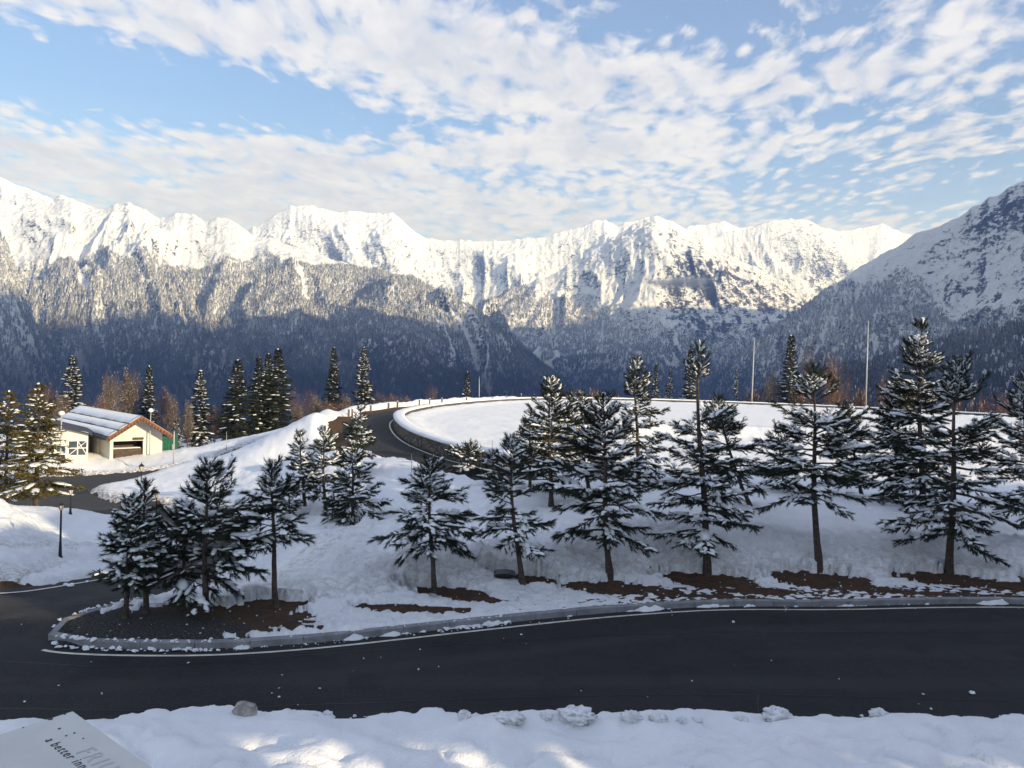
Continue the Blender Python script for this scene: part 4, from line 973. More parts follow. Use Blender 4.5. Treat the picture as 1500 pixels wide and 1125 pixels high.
# background conifers: four kinds of tree, copied
SPR = [spruce_proto('spruce', 12, 2.1, 51, .45), spruce_proto('spruce', 12, 1.55, 52, .55), spruce_proto('spruce', 12, 1.9, 53, .25), spruce_proto('spruce', 12, 1.9, 54, .8, thin=.9), spruce_proto('fir', 8, 1.8, 55, .65, thin=.62, clear=1.0, ndl='fir')]
BG = [  # x, base y, top y, D, half width px, kind, label
 (8,760,573,40,42,4,'yellow-green fir at the left edge of the picture, snowy thin top'),
 (52,790,562,36,52,4,'fir with a bare lower trunk in front of the house, snow on its upper tiers'),
 (104,640,522,104,26,3,'tall snowy spruce directly behind the house roof, left of the bare trees'),
 (42,690,600,70,15,1,'thin snowy spruce just left of the fir in front of the house'),
 (184,640,545,112,17,3,'pale spruce standing inside the bare crowns above the house roof'),
 (216,640,536,108,17,0,'dark narrow spruce above the right end of the house roof'),
 (257,668,614,86,13,3,'little spruce beside the green shed'),
 (291,664,543,98,24,3,'snowy spruce standing alone between the house and the dark trio'),
 (345,662,527,98,28,2,'leftmost spruce of the dark group'),
 (376,662,524,100,22,2,'second spruce of the dark group, slightly lower than its right neighbour'),
 (390,660,518,106,20,2,'narrow spruce half hidden inside the dark group'),
 (404,658,511,101,29,2,'tallest and darkest spruce, right end of the dark group'),
 (486,640,509,122,17,2,'dark blunt-topped spruce above reddish bushes'),
 (530,628,509,120,20,3,'slim spruce with brown sunlit crown near the road bend'),
 (683,600,545,188,14,1,'lone bushy conifer behind the arena rim, under the dead spike'),
 (959,600,533,196,9,1,'left one of two small spruces behind the arena rim'),
 (980,600,541,196,11,3,'right one of two small spruces behind the arena rim'),
 (1009,603,513,194,17,1,'spruce behind the arena rim overlapped by the tallest pine'),
 (1077,600,543,200,7,3,'tiny spruce behind the arena rim between the tallest pine and the flagpole'),
 (1155,610,492,188,22,1,'big snowy spruce behind the arena rim right of the left flagpole'),
]
rr_ = random.Random(5)
for x, by, ty, D, hw, k, lab in BG:
    loc, H, D = stand(x, by, ty, D); w0 = [2.1 / 12, 1.55 / 12, 1.9 / 12, 1.9 / 12, 1.8 / 8][k]
    put(SPR[k], loc, H, rr_.uniform(0, 6.28), lab, 'spruce tree', 'conifers round the slope', wide=(hw * D / FPX / H) / w0)
BR = [bare_proto('bare_tree', 9, 61, .5, 'twig', 1, .003), bare_proto('bare_tree', 9, 62, .35, 'twig', 3, .006), bare_proto('bare_tree', 8, 63, .6, 'twig_pale', 4, .008), bare_proto('bare_bush', 4, 64, .5, 'twig', 6, .005)]
BT = [(72,640,556,106,26,1,'bare reddish tree left of the snowy spruce behind the house'),(88,640,570,100,22,2,'pale bare tree against the trunk of the snowy spruce behind the house'),
 (160,640,540,104,28,2,'widest pale bare tree above the house roof, left half'),(190,640,534,108,30,2,'pale bare tree above the house roof, right half'),(150,650,572,100,22,1,'low bare tree at the left foot of the wide pale pair'),
 (238,655,562,104,18,1,'thin bare tree right of the dark narrow spruce'),(252,655,575,96,18,2,'thin bare tree above the green shed'),(274,660,583,96,16,2,'bare tree left of the lone snowy spruce'),(313,664,590,98,16,1,'low bare tree right of the lone snowy spruce'),
 (424,648,560,112,20,0,'pinkish bare tree touching the dark spruce group'),(446,645,563,116,26,0,'reddish round bare tree left of the blunt-topped spruce'),(462,640,578,112,22,2,'frosted bare tree below the reddish round one'),(478,640,585,110,22,1,'bare bush in front of the blunt-topped spruce'),(505,635,575,116,20,2,'frosted bare tree between blunt-topped and slim spruces'),
 (500,640,590,108,18,1,'low frosted bush at the crest left of the road bend'),(558,622,570,122,22,0,'reddish bare tree right of the slim spruce'),(572,618,574,126,16,1,'reddish bush above the fence posts'),(628,608,559,150,18,0,'isolated reddish bare tree above the fence, left of the lone conifer'),
 (838,600,567,200,24,3,'reddish scrub behind the arena rim, left of the bent-top pine'),(870,600,564,198,18,3,'brown scrub behind the arena rim beside the bent-top pine'),(900,600,570,202,18,3,'low brown scrub hidden behind the bent-top pine'),
 (1128,610,538,190,26,2,'wide grey bare tree just right of the left flagpole'),(1187,612,488,190,24,0,'tall reddish bare tree touching the big snowy spruce'),(1212,615,508,190,26,1,'brown bare tree right of the tall reddish one'),(1236,615,540,192,22,0,'lower brown bare tree halfway to the right flagpole'),
 (1262,615,560,192,18,3,'dark scrub left of the right flagpole'),(1292,618,545,190,22,1,'brown bare tree right of the right flagpole'),(1320,620,570,190,20,3,'dark scrub behind the snowy low pine'),(1435,625,572,190,26,3,'dark scrub above the rim near the right edge'),(1470,628,565,188,28,1,'bare tree above the rim at the right edge'),
 (380,650,585,108,20,0,'bare reddish tree behind the gap of the dark spruce group'),(436,650,590,104,18,2,'pale frosted bush at the right foot of the dark spruce group'),(592,612,578,140,14,3,'small reddish bush right of the fence-side bush'),(1345,620,560,192,22,1,'bare tree behind the tall snow-laden pine'),(1500,630,560,188,24,0,'bare tree cut by the right edge above the rim'),(1222,615,548,196,18,2,'pale bare tree between the brown ones left of the right flagpole'),(815,598,574,205,18,3,'low reddish scrub just right of the thin-topped pine leader'),(120,640,575,112,20,0,'reddish bare tree right of the tall spruce behind the house'),
 (1398,622,575,192,24,3,'dark scrub behind the widest kerbside pine'),(1050,606,575,198,20,3,'brown scrub left of the tiny spruce'),(1100,606,566,196,20,3,'brown scrub round the foot of the left flagpole'),(1164,612,560,186,20,3,'brown scrub at the foot of the big snowy spruce')]
for x, by, ty, D, hw, k, lab in BT:
    loc, H, D = stand(x, by, ty, D); P_ = BR[k]
    if 'bw' not in P_: P_['bw'] = max(abs(c) for ch in P_.children for b_ in ch.bound_box for c in b_[:2])
    put(P_, loc, H, rr_.uniform(0, 6.28), lab, 'bare tree', 'leafless trees beyond the slope', wide=(hw * D / FPX / H) / (P_['bw'] / P_['H']))
# ------------------------------------------------------------------ unseen building behind the camera, added and shaped to shade the road
def shade_caster():
    root = empty('shade_building', (60, -12, 0), 0, 'unseen building behind the viewpoint, shaped to shade the road', 'building')
    g = Geo()
    def blk(x0, x1, y0, y1, z0, z1): g.box(((x0 + x1) / 2 - 60, (y0 + y1) / 2 + 12, (z0 + z1) / 2), (x1 - x0, y1 - y0, z1 - z0))
    blk(20, 110, -12, -3, -2, 6.2); blk(21.3, 30, -6.5, -3, 8.8, 13.6); blk(30, 38, -6.5, -3, 8.8, 17.0); blk(38, 50, -6.5, -3, 8.8, 17.0); blk(50, 110, -6.5, -3, 8.8, 20.0); blk(40, 110, -6.49, -3.02, 6.2, 8.8)  # open slot between storeys is added to let sun onto the near bank
    blk(6, 20, -12, -3, -2, 6.2); blk(6, 21.3, -6.5, -3, 8.8, 9.7)
    for x in (6.5, 9, 11.2, 14.3, 17, 20.5, 22.5, 25, 27.1, 31, 34, 37.5): blk(x - .3, x + .3, -3.6, -3.1, 6.2, 8.8); blk(x - .3, x + .3, -6.4, -5.9, 6.2, 8.8)
    g.build('wall', M['cream'], root)
    r_ = Geo()
    for x0, x1, z in ((21, 30, 13.6), (30, 50.3, 17.0), (50.3, 110.4, 20.0)): r_.box(((x0 + x1) / 2 - 60, 7.25, z + .2), (x1 - x0, 4.2, .4))
    r_.build('roof', M['darkroof'], root)
    for k in range(20):
        w = Geo(); w.box((-38 + k * 4.4, 9.02, 2.6), (1.6, .06, 1.8)); w.build('window', M['glass'], root)
shade_caster()

# ------------------------------------------------------------------ the low house on the left
def house():
    A = PD(157, 645, 72); gz = -3.5; ang = math.atan2(.70, .71)
    root = empty('low_house', (A[0], A[1], gz), ang, 'low cream house with snow-striped roof and carved brown gable boards', 'house')
    W, L, ez, rz_ = 6.0, 19.0, 2.25, 4.2; mx = W / 2
    sl = (rz_ - ez) / mx
    g = Geo()                                           # cream walls: three sides, the gable has a wide recess
    g.box((.82, L / 2 + .4, 1.05), (.22, L - 2.4, 2.9)); g.box((W - .62, L / 2 + .4, 1.05), (.22, L - 2.4, 2.9)); g.box((mx, L - .9, 1.2), (W - 1.0, .2, 3.2))
    v = []
    yy = 1.45
    def prism(pts, y0, y1):
        n = len(pts); V = [(x, y0, z) for x, z in pts] + [(x, y1, z) for x, z in pts]
        g.add(V, [tuple(range(n)), tuple(range(2 * n - 1, n - 1, -1))] + [(i, i + n, (i + 1) % n + n, (i + 1) % n) for i in range(n)])
    top = lambda x: ez - .12 + sl * min(x, W - x) - .10
    prism([(.7, -.3), (1.0, -.3), (1.0, 1.75), (.7, 1.75)], yy, yy + .2)
    prism([(3.7, -.3), (W - .5, -.3), (W - .5, 1.75), (3.7, 1.75)], yy, yy + .2)
    prism([(.7, 1.752), (W - .5, 1.752), (W - .5, top(W - .5)), (mx, top(mx)), (.7, top(.7))], yy, yy + .2)
    g.build('wall', M['cream'], root)
    d = Geo(); d.box((2.35, 3.4, .7), (2.7, .1, 2.4)); d.box((2.35, 1.8, .45), (2.64, .12, 1.1)); d.build('recess_panel', M['darkwood'], root)
    d = Geo(); d.box((2.35, 2.3, 1.02), (2.5, .9, .10)); d.build('snow_ledge', M['branchsnow'], root)
    lt = Geo(); lt.box((3.2, 1.40, 1.95), (1.0, .08, .22)); lt.build('sign_board', M['darkwood'], root)
    # roof: two slabs, each with its own sheets of snow
    for side in (0, 1):
        r_ = Geo(); x0, x1 = (0, mx) if side == 0 else (W, mx)
        V = [(x0, 0, ez), (x1, 0, rz_), (x1, L, rz_), (x0, L, ez)]; V2 = [(x, y, z - .16) for x, y, z in V]
        f = [(0, 1, 2, 3), (7, 6, 5, 4), (0, 4, 5, 1), (1, 5, 6, 2), (2, 6, 7, 3), (3, 7, 4, 0)]
        if side == 1: V = [(x + .002, y, z) for x, y, z in V]; V2 = [(x + .002, y, z) for x, y, z in V2]
        r_.add(V + V2, f); ro = r_.build('roof', M['darkroof'], root)
        cuts = [(.07, .30), (.36, .60), (.66, .985)] if side == 0 else [(.04, .99)]
        for c0, c1 in cuts:
            s_ = Geo(); n = 26; V = []; r = np.random.RandomState(int(c0 * 100) + side)
            for i in range(n + 1):
                y = .15 + (L - .3) * i / n
                for j, (c, h) in enumerate(((c0, .0), (c0, .07), ((c0 + c1) / 2, .09), (c1, .07), (c1, .0))):
                    cc = c + (r.uniform(-.012, .012) if j in (0, 1) else 0); x = x0 + (x1 - x0) * cc; z = ez + (rz_ - ez) * cc + h * r.uniform(.8, 1.1) + .004; V.append((x, y, z))
            f = [(i * 5 + j, i * 5 + j + 1, (i + 1) * 5 + j + 1, (i + 1) * 5 + j) for i in range(n) for j in range(4)] + [tuple(range(5)), tuple(n * 5 + k for k in range(5))]
            s_.add(V, f); s_.build('roof_snow', M['branchsnow'], ro, smooth=True)
        gt = Geo(); gt.box(((-.07) if side == 0 else W + .07, L / 2, ez - .12), (.12, L, .26)); gt.build('gutter', M['darkroof'], root)
        # carved gable board with a row of dentils
        n = 11; fb = Geo(); ux = (x1 - x0) / mx
        V = [(x0, -.06, ez + .02), (x1, -.06, rz_ + .02), (x1, -.06, rz_ - .42), (x0, -.06, ez - .42)]; V += [(x, .02, z) for x, _, z in V]
        fb.add(V, [(0, 1, 2, 3), (7, 6, 5, 4), (0, 4, 5, 1), (1, 5, 6, 2), (2, 6, 7, 3), (3, 7, 4, 0)]); bo = fb.build('gable_board', M['brownwood'], root)
        for i in range(n):
            dn = Geo(); t_ = (i + .5) / n; dn.box((x0 + (x1 - x0) * t_, -.10, ez + (rz_ - ez) * t_ - .26), (.13, .06, .22)); dn.build('dentil', M['darkwood'], bo)
    # downpipe and a bench-like bin under the eave
    p = Geo(); p.tube([(.45, 4.0, 0), (.45, 4.0, 2.0)], .05); p.build('downpipe', M['pole'], root)
    # front wing with its own gable towards us
    R0 = PD(129, 650, 72.5); L0 = PD(30, 655, 70.0); w = np.hypot(*(R0 - L0)[:2]); a2 = math.atan2(R0[1] - L0[1], R0[0] - L0[0])
    wing = empty('glazed_front_wing', (L0[0], L0[1], gz), a2, 'cream gabled front wing with white-framed windows and a diagonal brace', 'house')
    g = Geo(); H1, H2 = 2.3, 3.25
    V = [(0, 0, -.6), (w, 0, -.6), (w, 0, H1 + .35), (w * .48, 0, H2), (0, 0, H1 - .25)]; V += [(x, .25, z) for x, _, z in V]; n = 5
    g.add(V, [tuple(range(n))[::-1], tuple(range(n, 2 * n))] + [(i, (i + 1) % n, (i + 1) % n + n, i + n) for i in range(n)]); g.box((w - .13, 3.2, 1.0), (.24, 5.9, 3.1)); g.box((.13, 3.2, .8), (.24, 5.9, 2.7)); g.build('wall', M['cream'], wing)
    r_ = Geo()
    for (xa, za, xb, zb) in ((-.35, H1 - .42, w * .48, H2 + .12), (w + .35, H1 + .22, w * .48 + .002, H2 + .12)):
        V = [(xa, -.4, za), (xb, -.4, zb), (xb, 6, zb), (xa, 6, za)]; V += [(x, y, z - .12) for x, y, z in V]
        r_.add(V, [(0, 1, 2, 3), (7, 6, 5, 4), (0, 4, 5, 1), (1, 5, 6, 2), (2, 6, 7, 3), (3, 7, 4, 0)])
    r_.build('roof', M['darkroof'], wing)
    for (x0, x1, z0, z1, br) in ((w * .70, w * .985, .55, 1.9, 1), (w * .52, w * .66, .2, 1.55, 0), (w * .40, w * .50, .2, 1.45, 0), (w * .08, w * .34, .1, 1.2, 0)):
        fr = Geo(); xm = (x0 + x1) / 2
        for xx in (x0, xm, x1): fr.box((xx, -.05, (z0 + z1) / 2), (.09, .10, z1 - z0 + .09))
        for zz in (z0, z1, (z0 + z1) / 2): fr.box((xm, -.055, zz), (x1 - x0, .09, .08))
        if br: fr.tube([(x0, -.12, z0), (x1, -.12, z1)], .035, 5); fr.tube([(xm, -.12, z1), (x1, -.12, z0)], .035, 5)
        wo_ = fr.build('window', M['white'], wing); pn = Geo(); pn.box((xm, -.012, (z0 + z1) / 2), (x1 - x0, .02, z1 - z0)); pn.build('pane', M['glass'], wo_)
    po = Geo()
    for xx in (w * .68, w * .36): po.box((xx, -.5, .3), (.14, .14, 2.2))
    po.box((w * .5, -.5, .75), (w * .36, .08, .1)); po.build('porch_rail', M['white'], wing)
    # green shed behind the right end
    P_ = PD(243, 652, 80.5); sh = empty('green_shed', (P_[0], P_[1], gz), ang - .55, 'green corrugated shed at the right end of the low house', 'shed')
    b_ = Geo(); b_.box((0, .8, .9), (1.7, 1.6, 2.2)); b_.build('wall', M['green'], sh)
    for k in range(7):
        rb = Geo(); rb.box((-.78 + k * .26, -.03, .9), (.09, .05, 2.16)); rb.build('rib', M['green'], sh)
    t_ = Geo(); t_.box((0, .8, 2.08), (2.0, 1.9, .12)); t_.build('roof', M['darkroof'], sh)
house()

# ------------------------------------------------------------------ lamps, poles, posts
def ray_foot(bx, by, D=None):
    if D is None: D = hit(bx, by)[1]
    p = PD(bx, by, D); return np.array([p[0], p[1], ground(p[0], p[1])]), D
M['lantern'] = mat('lantern_glass', (0.62, 0.58, 0.50), 0.3)
def lantern(bx, by, ty, D, label, hpx=13):
    p, D = ray_foot(bx, by, D); H = PD(bx, ty, D)[2] - p[2]; p[2] -= .05
    hk = hpx * D / FPX / .58
    root = empty('lantern_post', p, 0.4, label, 'street lamp', 'lantern posts along the lower road')
    k = hk
    g = Geo(); g.lathe((0, 0, 0), [(.07, 0), (.07, .05), (.05, .12), (.036, .5), (.03, .55), (.026, H - .62 * k), (.06 * k, H - .58 * k), (.03 * k, H - .52 * k)], 10); g.build('post', M['black'], root, True)
    g = Geo(); g.lathe((0, 0, H - .52 * k), [(.07 * k, 0), (.15 * k, .30 * k)], 6); g.build('lantern_glass', M['lantern'], root)
    g = Geo(); g.lathe((0, 0, H - .52 * k), [(x_ * k, z_ * k) for x_, z_ in ((.19, .302), (.17, .34), (.07, .44), (.05, .46), (.02, .50), (.012, .58))], 6); g.build('lantern_cap', M['black'], root)
    g = Geo()
    for a in range(6):
        t_ = a * math.pi / 3; g.tube([(.072 * k * math.cos(t_), .072 * k * math.sin(t_), H - .52 * k), (.155 * k * math.cos(t_), .155 * k * math.sin(t_), H - .22 * k)], .008, 4)
    g.build('lantern_bars', M['black'], root)
lantern(88, 817, 733, None, 'lantern post standing in the sunlit snow bank at the left')
lantern(103, 753, 711, None, 'rusty-looking lantern post beside the fir, at the edge of the lower road')
lantern(190, 800, 722, 31, 'sunlit lantern rising behind the leftmost island pine')
lantern(206, 737, 677, None, 'slender lantern post on the snow spit by the road junction')
lantern(229, 752, 716, 41, 'lantern post right of the snow spit, its head above a pine shoot')
def tall_lamp(bx, by, ty, D, label):
    p, D = ray_foot(bx, by, D); H = PD(bx, ty, D)[2] - p[2]
    root = empty('globe_lamp', p, 0, label, 'street lamp', 'tall lamps in front of the house')
    g = Geo(); g.tube([(0, 0, -.1), (0, 0, H * .5), (.03, 0, H - .25)], [.06, .05, .04], 8); g.build('pole', M['pole'], root, True)
    g = Geo(); g.lathe((.03, 0, H - .27), [(.05, 0), (.2, .06), (.24, .2), (.18, .34), (.05, .4)], 12); g.build('lamp_globe', M['globe'], root, True)
tall_lamp(88, 690, 604, 64, 'tall round-headed lamp in front of the glazed wing')
tall_lamp(219, 668, 600, None, 'tall round-headed lamp in front of the carved gable')
def thin_pole(bx, by, tx, ty, D, r0, label, cat, name, mat_='pole'):
    p, D = ray_foot(bx, by, D); T = PD(tx, ty, D); g = Geo(); v = T - p; g.tube([(0, 0, -.3), v * .5, v], [r0, r0 * .8, r0 * .5], 7)
    o = g.build(name, M[mat_], None, True, loc=p); tag(o, label, cat); return o
thin_pole(1101, 592, 1105, 497, 141, .13, 'tall thin pole at the arena rim, left of the big snowy spruce', 'pole', 'flag_pole')
thin_pole(1268, 600, 1272, 470, 138, .14, 'tallest thin pole at the arena rim, right of the big snowy spruce', 'pole', 'flag_pole')
thin_pole(702, 586, 702, 553, 135, .09, 'short thin pole at the rim beside the lone conifer', 'pole', 'flag_pole')
thin_pole(1322, 690, 1322, 562, 42, .035, 'thin stake standing by the low snow-white pine', 'stake', 'marker_stake')
thin_pole(603, 693, 603, 665, None, .02, 'thin stake in the snow left of the lone pine top', 'stake', 'marker_stake')
thin_pole(706, 735, 703, 648, 36, .016, 'left of two thin stakes by the ring road wall', 'stake', 'marker_stake', 'postwood')
thin_pole(722, 738, 721, 645, 36, .016, 'right of two thin stakes by the ring road wall', 'stake', 'marker_stake', 'postwood')
thin_pole(332, 662, 332, 632, 74, .03, 'thin stake at the end of the strip of road near the dark spruces', 'stake', 'marker_stake')
p, D = ray_foot(254, 681); H = PD(254, 632, D)[2] - p[2]
sg_ = empty('sign_post', p, 0, 'grey post with a small oval plate in the snow right of the green shed', 'sign post')
g = Geo(); g.tube([(0, 0, -.1), (0, 0, H)], .05, 8); g.build('pole', M['pole'], sg_, True)
g = Geo(); g.box((0, -.07, H * .52), (.22, .03, .42)); g.build('plate', M['pole'], sg_)
for i, (x, D, h, lb) in enumerate(((511, 76, .75, 'first fence post at the bend, leftmost'), (516, 78.5, .78, 'second fence post at the bend'), (543, 86, .7, 'fence post just past the pine top at the bend'), (569, 93, .7, 'fence post in front of the reddish bush'), (582, 97, .75, 'fence post at the right end of the reddish bush'),
        (614, 105, .75, 'fence post left of the isolated bare tree'), (629, 109, .75, 'fence post under the isolated bare tree'), (647, 113, .8, 'fence post right of the isolated bare tree'), (683, 123, .6, 'fence post in front of the lone conifer'), (721, 131, .6, 'short fence post just right of the short thin pole'),
        (741, 135, .6, 'short fence post on the far rim, second right of the short pole'), (763, 138, .6, 'short fence post on the far rim left of the thin-topped pine'), (782, 140, .6, 'short fence post on the far rim nearest the thin-topped pine'))):
    p = PD(x, 600, D); z = ground(p[0], p[1]); g = Geo(); g.box((0, 0, h / 2 - .1), (.17, .17, h + .2)); g.lathe((0, 0, h), [(.12, 0), (.10, .07), (.03, .1)], 8)
    fp = empty('fence_post', (p[0], p[1], z), .3 * i, lb, 'fence post', 'fence posts along the ring road'); a = Geo(); a.box((0, 0, h / 2 - .1), (.17, .17, h + .2)); a.build('post', M['postwood'], fp)
    a = Geo(); a.lathe((0, 0, h), [(.11, .002), (.10, .06), (.03, .09)], 8); a.build('snow_cap', M['branchsnow'], fp, True)
# drain mouth half buried in the bank
p, D = ray_foot(739, 848); g = Geo(); t = np.linspace(0, 2 * np.pi, 20, endpoint=False)
V = [(r_ * 1.7 * math.cos(k), y, r_ * .40 * math.sin(k)) for r_, y in ((.17, .5), (.17, 0), (.15, 0), (.15, .5)) for k in t]
g.add(V, [(j * 20 + i, j * 20 + (i + 1) % 20, (j + 1) * 20 + (i + 1) % 20, (j + 1) * 20 + i) for j in range(3) for i in range(20)]); g.add([(r_[0], .06, r_[2]) for r_ in V[40:60]], [tuple(range(20))])
tag(g.build('drain_mouth', M['black'], None, loc=(p[0], p[1] - .1, p[2] + .05)), 'dark oval drain mouth in the snow bank left of the leaning pine trunk', 'drain')

# ------------------------------------------------------------------ lumps of snow and a stone by our bank
def lump(name, px, py, wpx, hpx, seed, m_, label, cat, group=None, rough=.25, facet=False):
    p, D = ray_foot(px, py); w = wpx * D / FPX / 2 * .85; h = hpx * D / FPX * .85; r = np.random.RandomState(seed)
    n, k = (11, 6) if facet else (26, 16); u = np.linspace(0, 2 * np.pi, n, endpoint=False); V = []
    for j in range(k + 1):
        ph = math.pi * (j / k) - math.pi / 2
        for a in u:
            d = np.array([math.cos(ph) * math.cos(a), math.cos(ph) * math.sin(a), math.sin(ph)])
            if facet: d = np.sign(d) * np.abs(d) ** .6
            q_ = 1 + rough * (fbm(d[0] * 1.9 + seed * 3.1, d[1] * 1.9 + d[2] * 2.6, 5, seed, .65) * 1.8) + rough * .25 * r.uniform(-1, 1) * (0 < j < k)
            V.append((d[0] * w * q_, d[1] * w * .75 * q_, h * .42 + d[2] * h * .62 * q_))
    f = [(j * n + i, j * n + (i + 1) % n, (j + 1) * n + (i + 1) % n, (j + 1) * n + i) for j in range(k) for i in range(n)]
    o = mk(name, V, np.array(f), m_, None, not facet, loc=(p[0], p[1], p[2] - .02)); return tag(o, label, cat, group)
M['stone'] = mat('pale_stone', (0.34, 0.31, 0.29), 0.9, vary=.35, vscale=8, bump=.8, bscale=14, bdist=.03)
M['chunk'] = mat('crusted_snow', (0.83, 0.84, 0.86), 0.85, vary=.12, vscale=10, bump=1.0, bscale=22, bdist=.03)
lump('stone', 358, 1047, 38, 19, 3, M['stone'], 'pale angular stone on the road edge beside our snow bank', 'stone', None, .35, True)
for x, y, w, h, lb in ((680, 1062, 20, 16, 'upright frosty clump, leftmost of the frozen lumps on the bank edge'), (748, 1062, 52, 13, 'long low frozen lump left of the big rubble lump'), (845, 1062, 66, 22, 'biggest heap of frozen rubble on the bank edge'), (800, 1062, 24, 10, 'small frozen lump leaning on the biggest heap'),
        (925, 1060, 36, 15, 'dirty frozen lump right of the biggest heap'), (965, 1062, 30, 13, 'white frozen lump touching the dirty one'), (998, 1064, 20, 9, 'small grey frozen lump beside the white one'), (1020, 1064, 22, 7, 'flat frozen lump between the small grey one and the gritty lump'), (1138, 1060, 50, 22, 'smooth round white lump standing alone'), (1086, 1062, 22, 8, 'gritty lump left of the smooth round one'),
        (1288, 1056, 32, 12, 'rightmost frozen lump on the bank edge'), (480, 1054, 16, 7, 'small lump far left on the bank edge'), (462, 1056, 10, 5, 'pebble-sized lump far left on the bank edge')):
    lump('snow_lump', x, y - 6, w, h, int(x), M['chunk'], lb, 'snow lump', 'frozen lumps along our side of the road', .45)
def crumbs():
    r = np.random.RandomState(8); C = []; S = []
    kp = resample(kerbline, .05); d = np.gradient(kp, axis=0); d /= np.linalg.norm(d, axis=1)[:, None]; nn = np.stack([-d[:, 1], d[:, 0]], 1)
    px_k = 750 + FPX * kp[:, 0] / np.maximum(kp[:, 1], 1)
    for lo, hi, cnt, off, size in ((90, 340, 170, (-.12, .14), (.02, .085)), (340, 760, 110, (-.2, .2), (.01, .03)), (650, 760, 60, (-.05, .2), (.02, .07)), (760, 1500, 60, (-.25, .5), (.01, .035))):
        w = np.where((px_k > lo) & (px_k < hi))[0]; i = r.choice(w, cnt); o_ = r.uniform(*off, cnt); c = kp[i] + nn[i] * o_[:, None]
        s_ = r.uniform(size[0], size[1], cnt) * r.uniform(.5, 1, cnt); z = base_h(c[:, 0], c[:, 1]) + np.where(o_ < 0, .155, 0.01) + s_ * .3
        C.append(np.c_[c, z]); S.append(s_)
    # clods along our bank and a few strays on the asphalt
    x = r.uniform(-6, 9, 420); y = np.array([12.55 for _ in x]) + r.normal(size=420) * .12
    P_ = np.array([PZ(750 + FPX * a / 12.6, 1061, 0)[:2] for a in x]); P_[:, 1] += r.normal(size=420) * .10 + .1; s_ = r.uniform(.008, .05, 420) ** 1.0
    C.append(np.c_[P_, np.array([ground(a, b) for a, b in P_]) + s_ * .3]); S.append(s_)
    P_ = PZ(r.uniform(0, 1500, 60), r.uniform(900, 1050, 60), 0.0); s_ = r.uniform(.006, .03, 60); C.append(np.c_[P_[:, :2], s_ * .4]); S.append(s_)
    P_ = np.array([PZ(a, b, -.1) for a, b in ((1423, 1025), (1074, 921), (1352, 1027), (10, 852), (104, 849), (96, 848), (128, 840), (300, 840))]); s_ = np.array([.06, .05, .03, .06, .09, .07, .05, .04]); C.append(np.c_[P_[:, :2], base_h(P_[:, 0], P_[:, 1]) + .02]); S.append(s_)
    for cx, cy, a, b in PATCH:                       # flecks of old snow on the needle litter
        k = int(9 * a); u = r.uniform(-1.1, 1.1, k); w = r.uniform(-1.3, .9, k); P_ = np.c_[cx + u * a, cy + w * b]
        ok = (poly_sd(P_[:, 0], P_[:, 1], POLY_MAIN) > .2); P_ = P_[ok]; s_ = r.gamma(1.2, .010, len(P_)) + .005
        so = surf(P_[:, 0], P_[:, 1])[0]; C.append(np.c_[P_, so + s_ * .15]); S.append(s_)
    C = np.concatenate(C); S = np.concatenate(S); D_ = r.normal(size=C.shape); D_[:, 2] *= .2
    v, f = blobs(C, D_, S, S * r.uniform(.6, 1, len(S)), S * r.uniform(.5, .9, len(S)), r, .35)
    tag(mk('snow_crumbs', v, f, M['chunk'], smooth=False), 'crumbs of old snow scattered along the kerb and the bank', 'snow crumbs', kind='stuff')
crumbs()

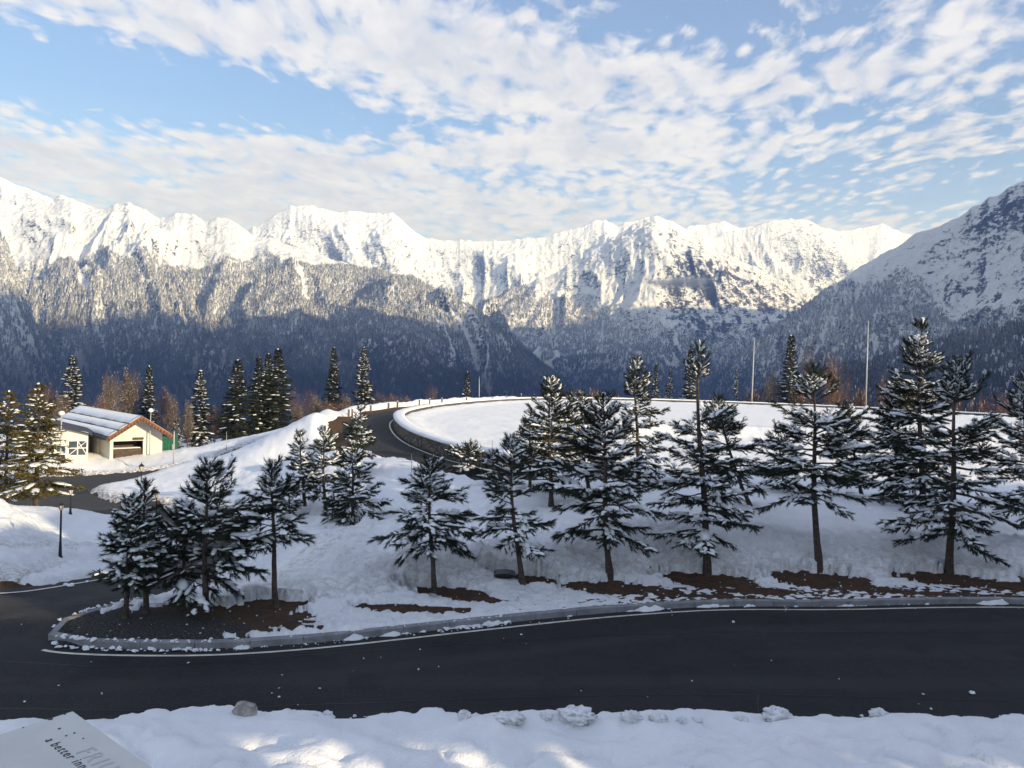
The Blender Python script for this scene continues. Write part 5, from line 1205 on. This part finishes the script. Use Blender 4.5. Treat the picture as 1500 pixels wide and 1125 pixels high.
# ------------------------------------------------------------------ the grey plate of the viewing machine in the corner
def plate():
    A = PD(107, 1041, 1.6); B_ = PD(225, 1125, 1.6); t_ = (A[2] - 6) / (B_[2] - 6); B_ = CAM + (B_ - CAM) * t_; C_ = PD(0, 1075, 1.6); C_ = CAM + (C_ - CAM) * (A[2] - 6) / (C_[2] - 6)
    e1 = (B_ - A)[:2]; e1 /= np.hypot(*e1); e2 = (C_ - A)[:2]; e2 /= np.hypot(*e2)
    th = .03; L1, L2 = .62, .45
    root = empty('viewing_box', A, 0, 'pale grey metal box top with black and faded lettering in the lower left corner', 'metal box')
    P_ = [(0, 0), tuple(e1 * L1), tuple(e1 * L1 + e2 * L2), tuple(e2 * L2)]; bm_ = Geo(); c = .004
    n0 = sum(np.array(p) for p in P_) / 4
    rim = [tuple(np.array(p) + (n0 - np.array(p)) * .008) for p in P_]
    V = [(x, y, 0) for x, y in rim] + [(x, y, -.003) for x, y in P_] + [(x, y, -th) for x, y in P_]
    f = [(0, 1, 2, 3)] + [(i, i + 4, (i + 1) % 4 + 4, (i + 1) % 4) for i in range(4)] + [(i + 4, i + 8, (i + 1) % 4 + 8, (i + 1) % 4 + 4) for i in range(4)] + [(11, 10, 9, 8)]
    V = [(a, b, c_) for a, b, c_ in V]; bm_.add(V, [q_[::-1] for q_ in f]); bm_.build('box_top', M['plate'], root)
    bx = Geo(); V2 = [tuple(np.array(p) + (n0 - np.array(p)) * .06) for p in P_]; V2 = [(x, y, -th - .001) for x, y in V2] + [(x, y, -.5) for x, y in V2]
    bx.add(V2, [(0, 1, 2, 3)[::-1]] + [(i, (i + 1) % 4, (i + 1) % 4 + 4, i + 4)[::-1] for i in range(4)] + [(4, 5, 6, 7)]); bx.build('body', M['plate'], root)
    st = Geo(); st.tube([(*(n0), -.5), (*(n0), -7.2)], .07, 12); st.build('column', M['pole'], root, True)
    def P2(px, py): d = pdir(px, py); t = (A[2] - 6) / d[2]; return (CAM + d * t)[:2] - A[:2]
    def text(body, px, py, size, m_, nm, sx=1.0, spacing=1.15):
        cu = bpy.data.curves.new(nm, 'FONT'); cu.body = body; cu.size = size; cu.space_character = spacing; cu.materials.append(M[m_]); cu.extrude = .0002; cu.shear = 0.0
        o = bpy.data.objects.new(nm, cu); COL.objects.link(o); bpy.context.view_layer.update(); me = bpy.data.meshes.new_from_object(o.evaluated_get(bpy.context.evaluated_depsgraph_get()))
        bpy.data.objects.remove(o); o = bpy.data.objects.new(nm, me); COL.objects.link(o); o.parent = root
        if not me.materials: me.materials.append(M[m_])
        p = P2(px, py); o.location = (p[0], p[1], .0006)
        o.rotation_euler = (0, 0, math.atan2(e1[1], e1[0])); o.scale = (sx, 1, 1)
    text('a better inno', 65, 1085, .026, 'ink', 'lettering', 1.0, 1.25)
    text('FRIU', 110, 1102, .046, 'inkpale', 'faded_lettering', 1.0, 1.3)
    for px, py, r_ in ((74, 1053.5, .0048), (95, 1046.5, .0022), (34, 1066, .0018), (87, 1067.5, .0028), (97, 1078, .0022), (109, 1074, .0022), (122, 1082, .0018)):
        p = P2(px, py); g = Geo(); g.lathe((p[0], p[1], .0002), [(r_, 0), (r_, .0006)], 10); g.build('rivet_hole', M['ink'], root)
plate()

# ------------------------------------------------------------------ a wisp of cloud on the mountain side
def wisp(px, py, D, wx, hz, dens, seed, label):
    c = PD(px, py, D); g = Geo(); n, k = 24, 12
    u = np.linspace(0, 2 * np.pi, n, endpoint=False); V = []
    for j in range(k + 1):
        ph = math.pi * j / k - math.pi / 2
        for a in u: V.append((math.cos(ph) * math.cos(a) * wx, math.cos(ph) * math.sin(a) * wx * .35, math.sin(ph) * hz))
    f = [(j * n + i, j * n + (i + 1) % n, (j + 1) * n + (i + 1) % n, (j + 1) * n + i) for j in range(k) for i in range(n)]
    m_ = bpy.data.materials.new('wisp'); m_.use_nodes = True; t = NT(m_.node_tree); t.n.clear()
    tc = t.n.new('ShaderNodeTexCoord').outputs['Object']; x, y, z = t.sep(tc)
    e = t.v('LENGTH', t.comb(t.m('DIVIDE', x, wx), t.m('DIVIDE', y, wx * .35), t.m('DIVIDE', z, hz)))
    nn = t.noise(t.v('MULTIPLY', tc, (1, 1, 2.2)), 1 / (wx * .32), 5, .6)
    d = t.ramp(t.m('SUBTRACT', t.m('ADD', 1.0, t.m('MULTIPLY', t.m('SUBTRACT', nn, .5), 2.4)), e), .15, .85, 0, dens)
    pv = t.n.new('ShaderNodeVolumePrincipled'); t.l.new(d, pv.inputs['Density']); pv.inputs['Color'].default_value = (1, 1, 1, 1); pv.inputs['Anisotropy'].default_value = -.35
    o_ = t.n.new('ShaderNodeOutputMaterial'); t.l.new(pv.outputs[0], o_.inputs['Volume'])
    o = mk('cloud_wisp', V, np.array(f), m_, None, True, loc=c); tag(o, label, 'cloud', kind='stuff'); m_.cycles.volume_step_rate = 1.0
wisp(992, 413, 5050, 310, 55, .02, 1, 'small cloud wisp drifting across the middle massif')
haze()
sc.cycles.max_bounces = 6; sc.cycles.volume_bounces = 1
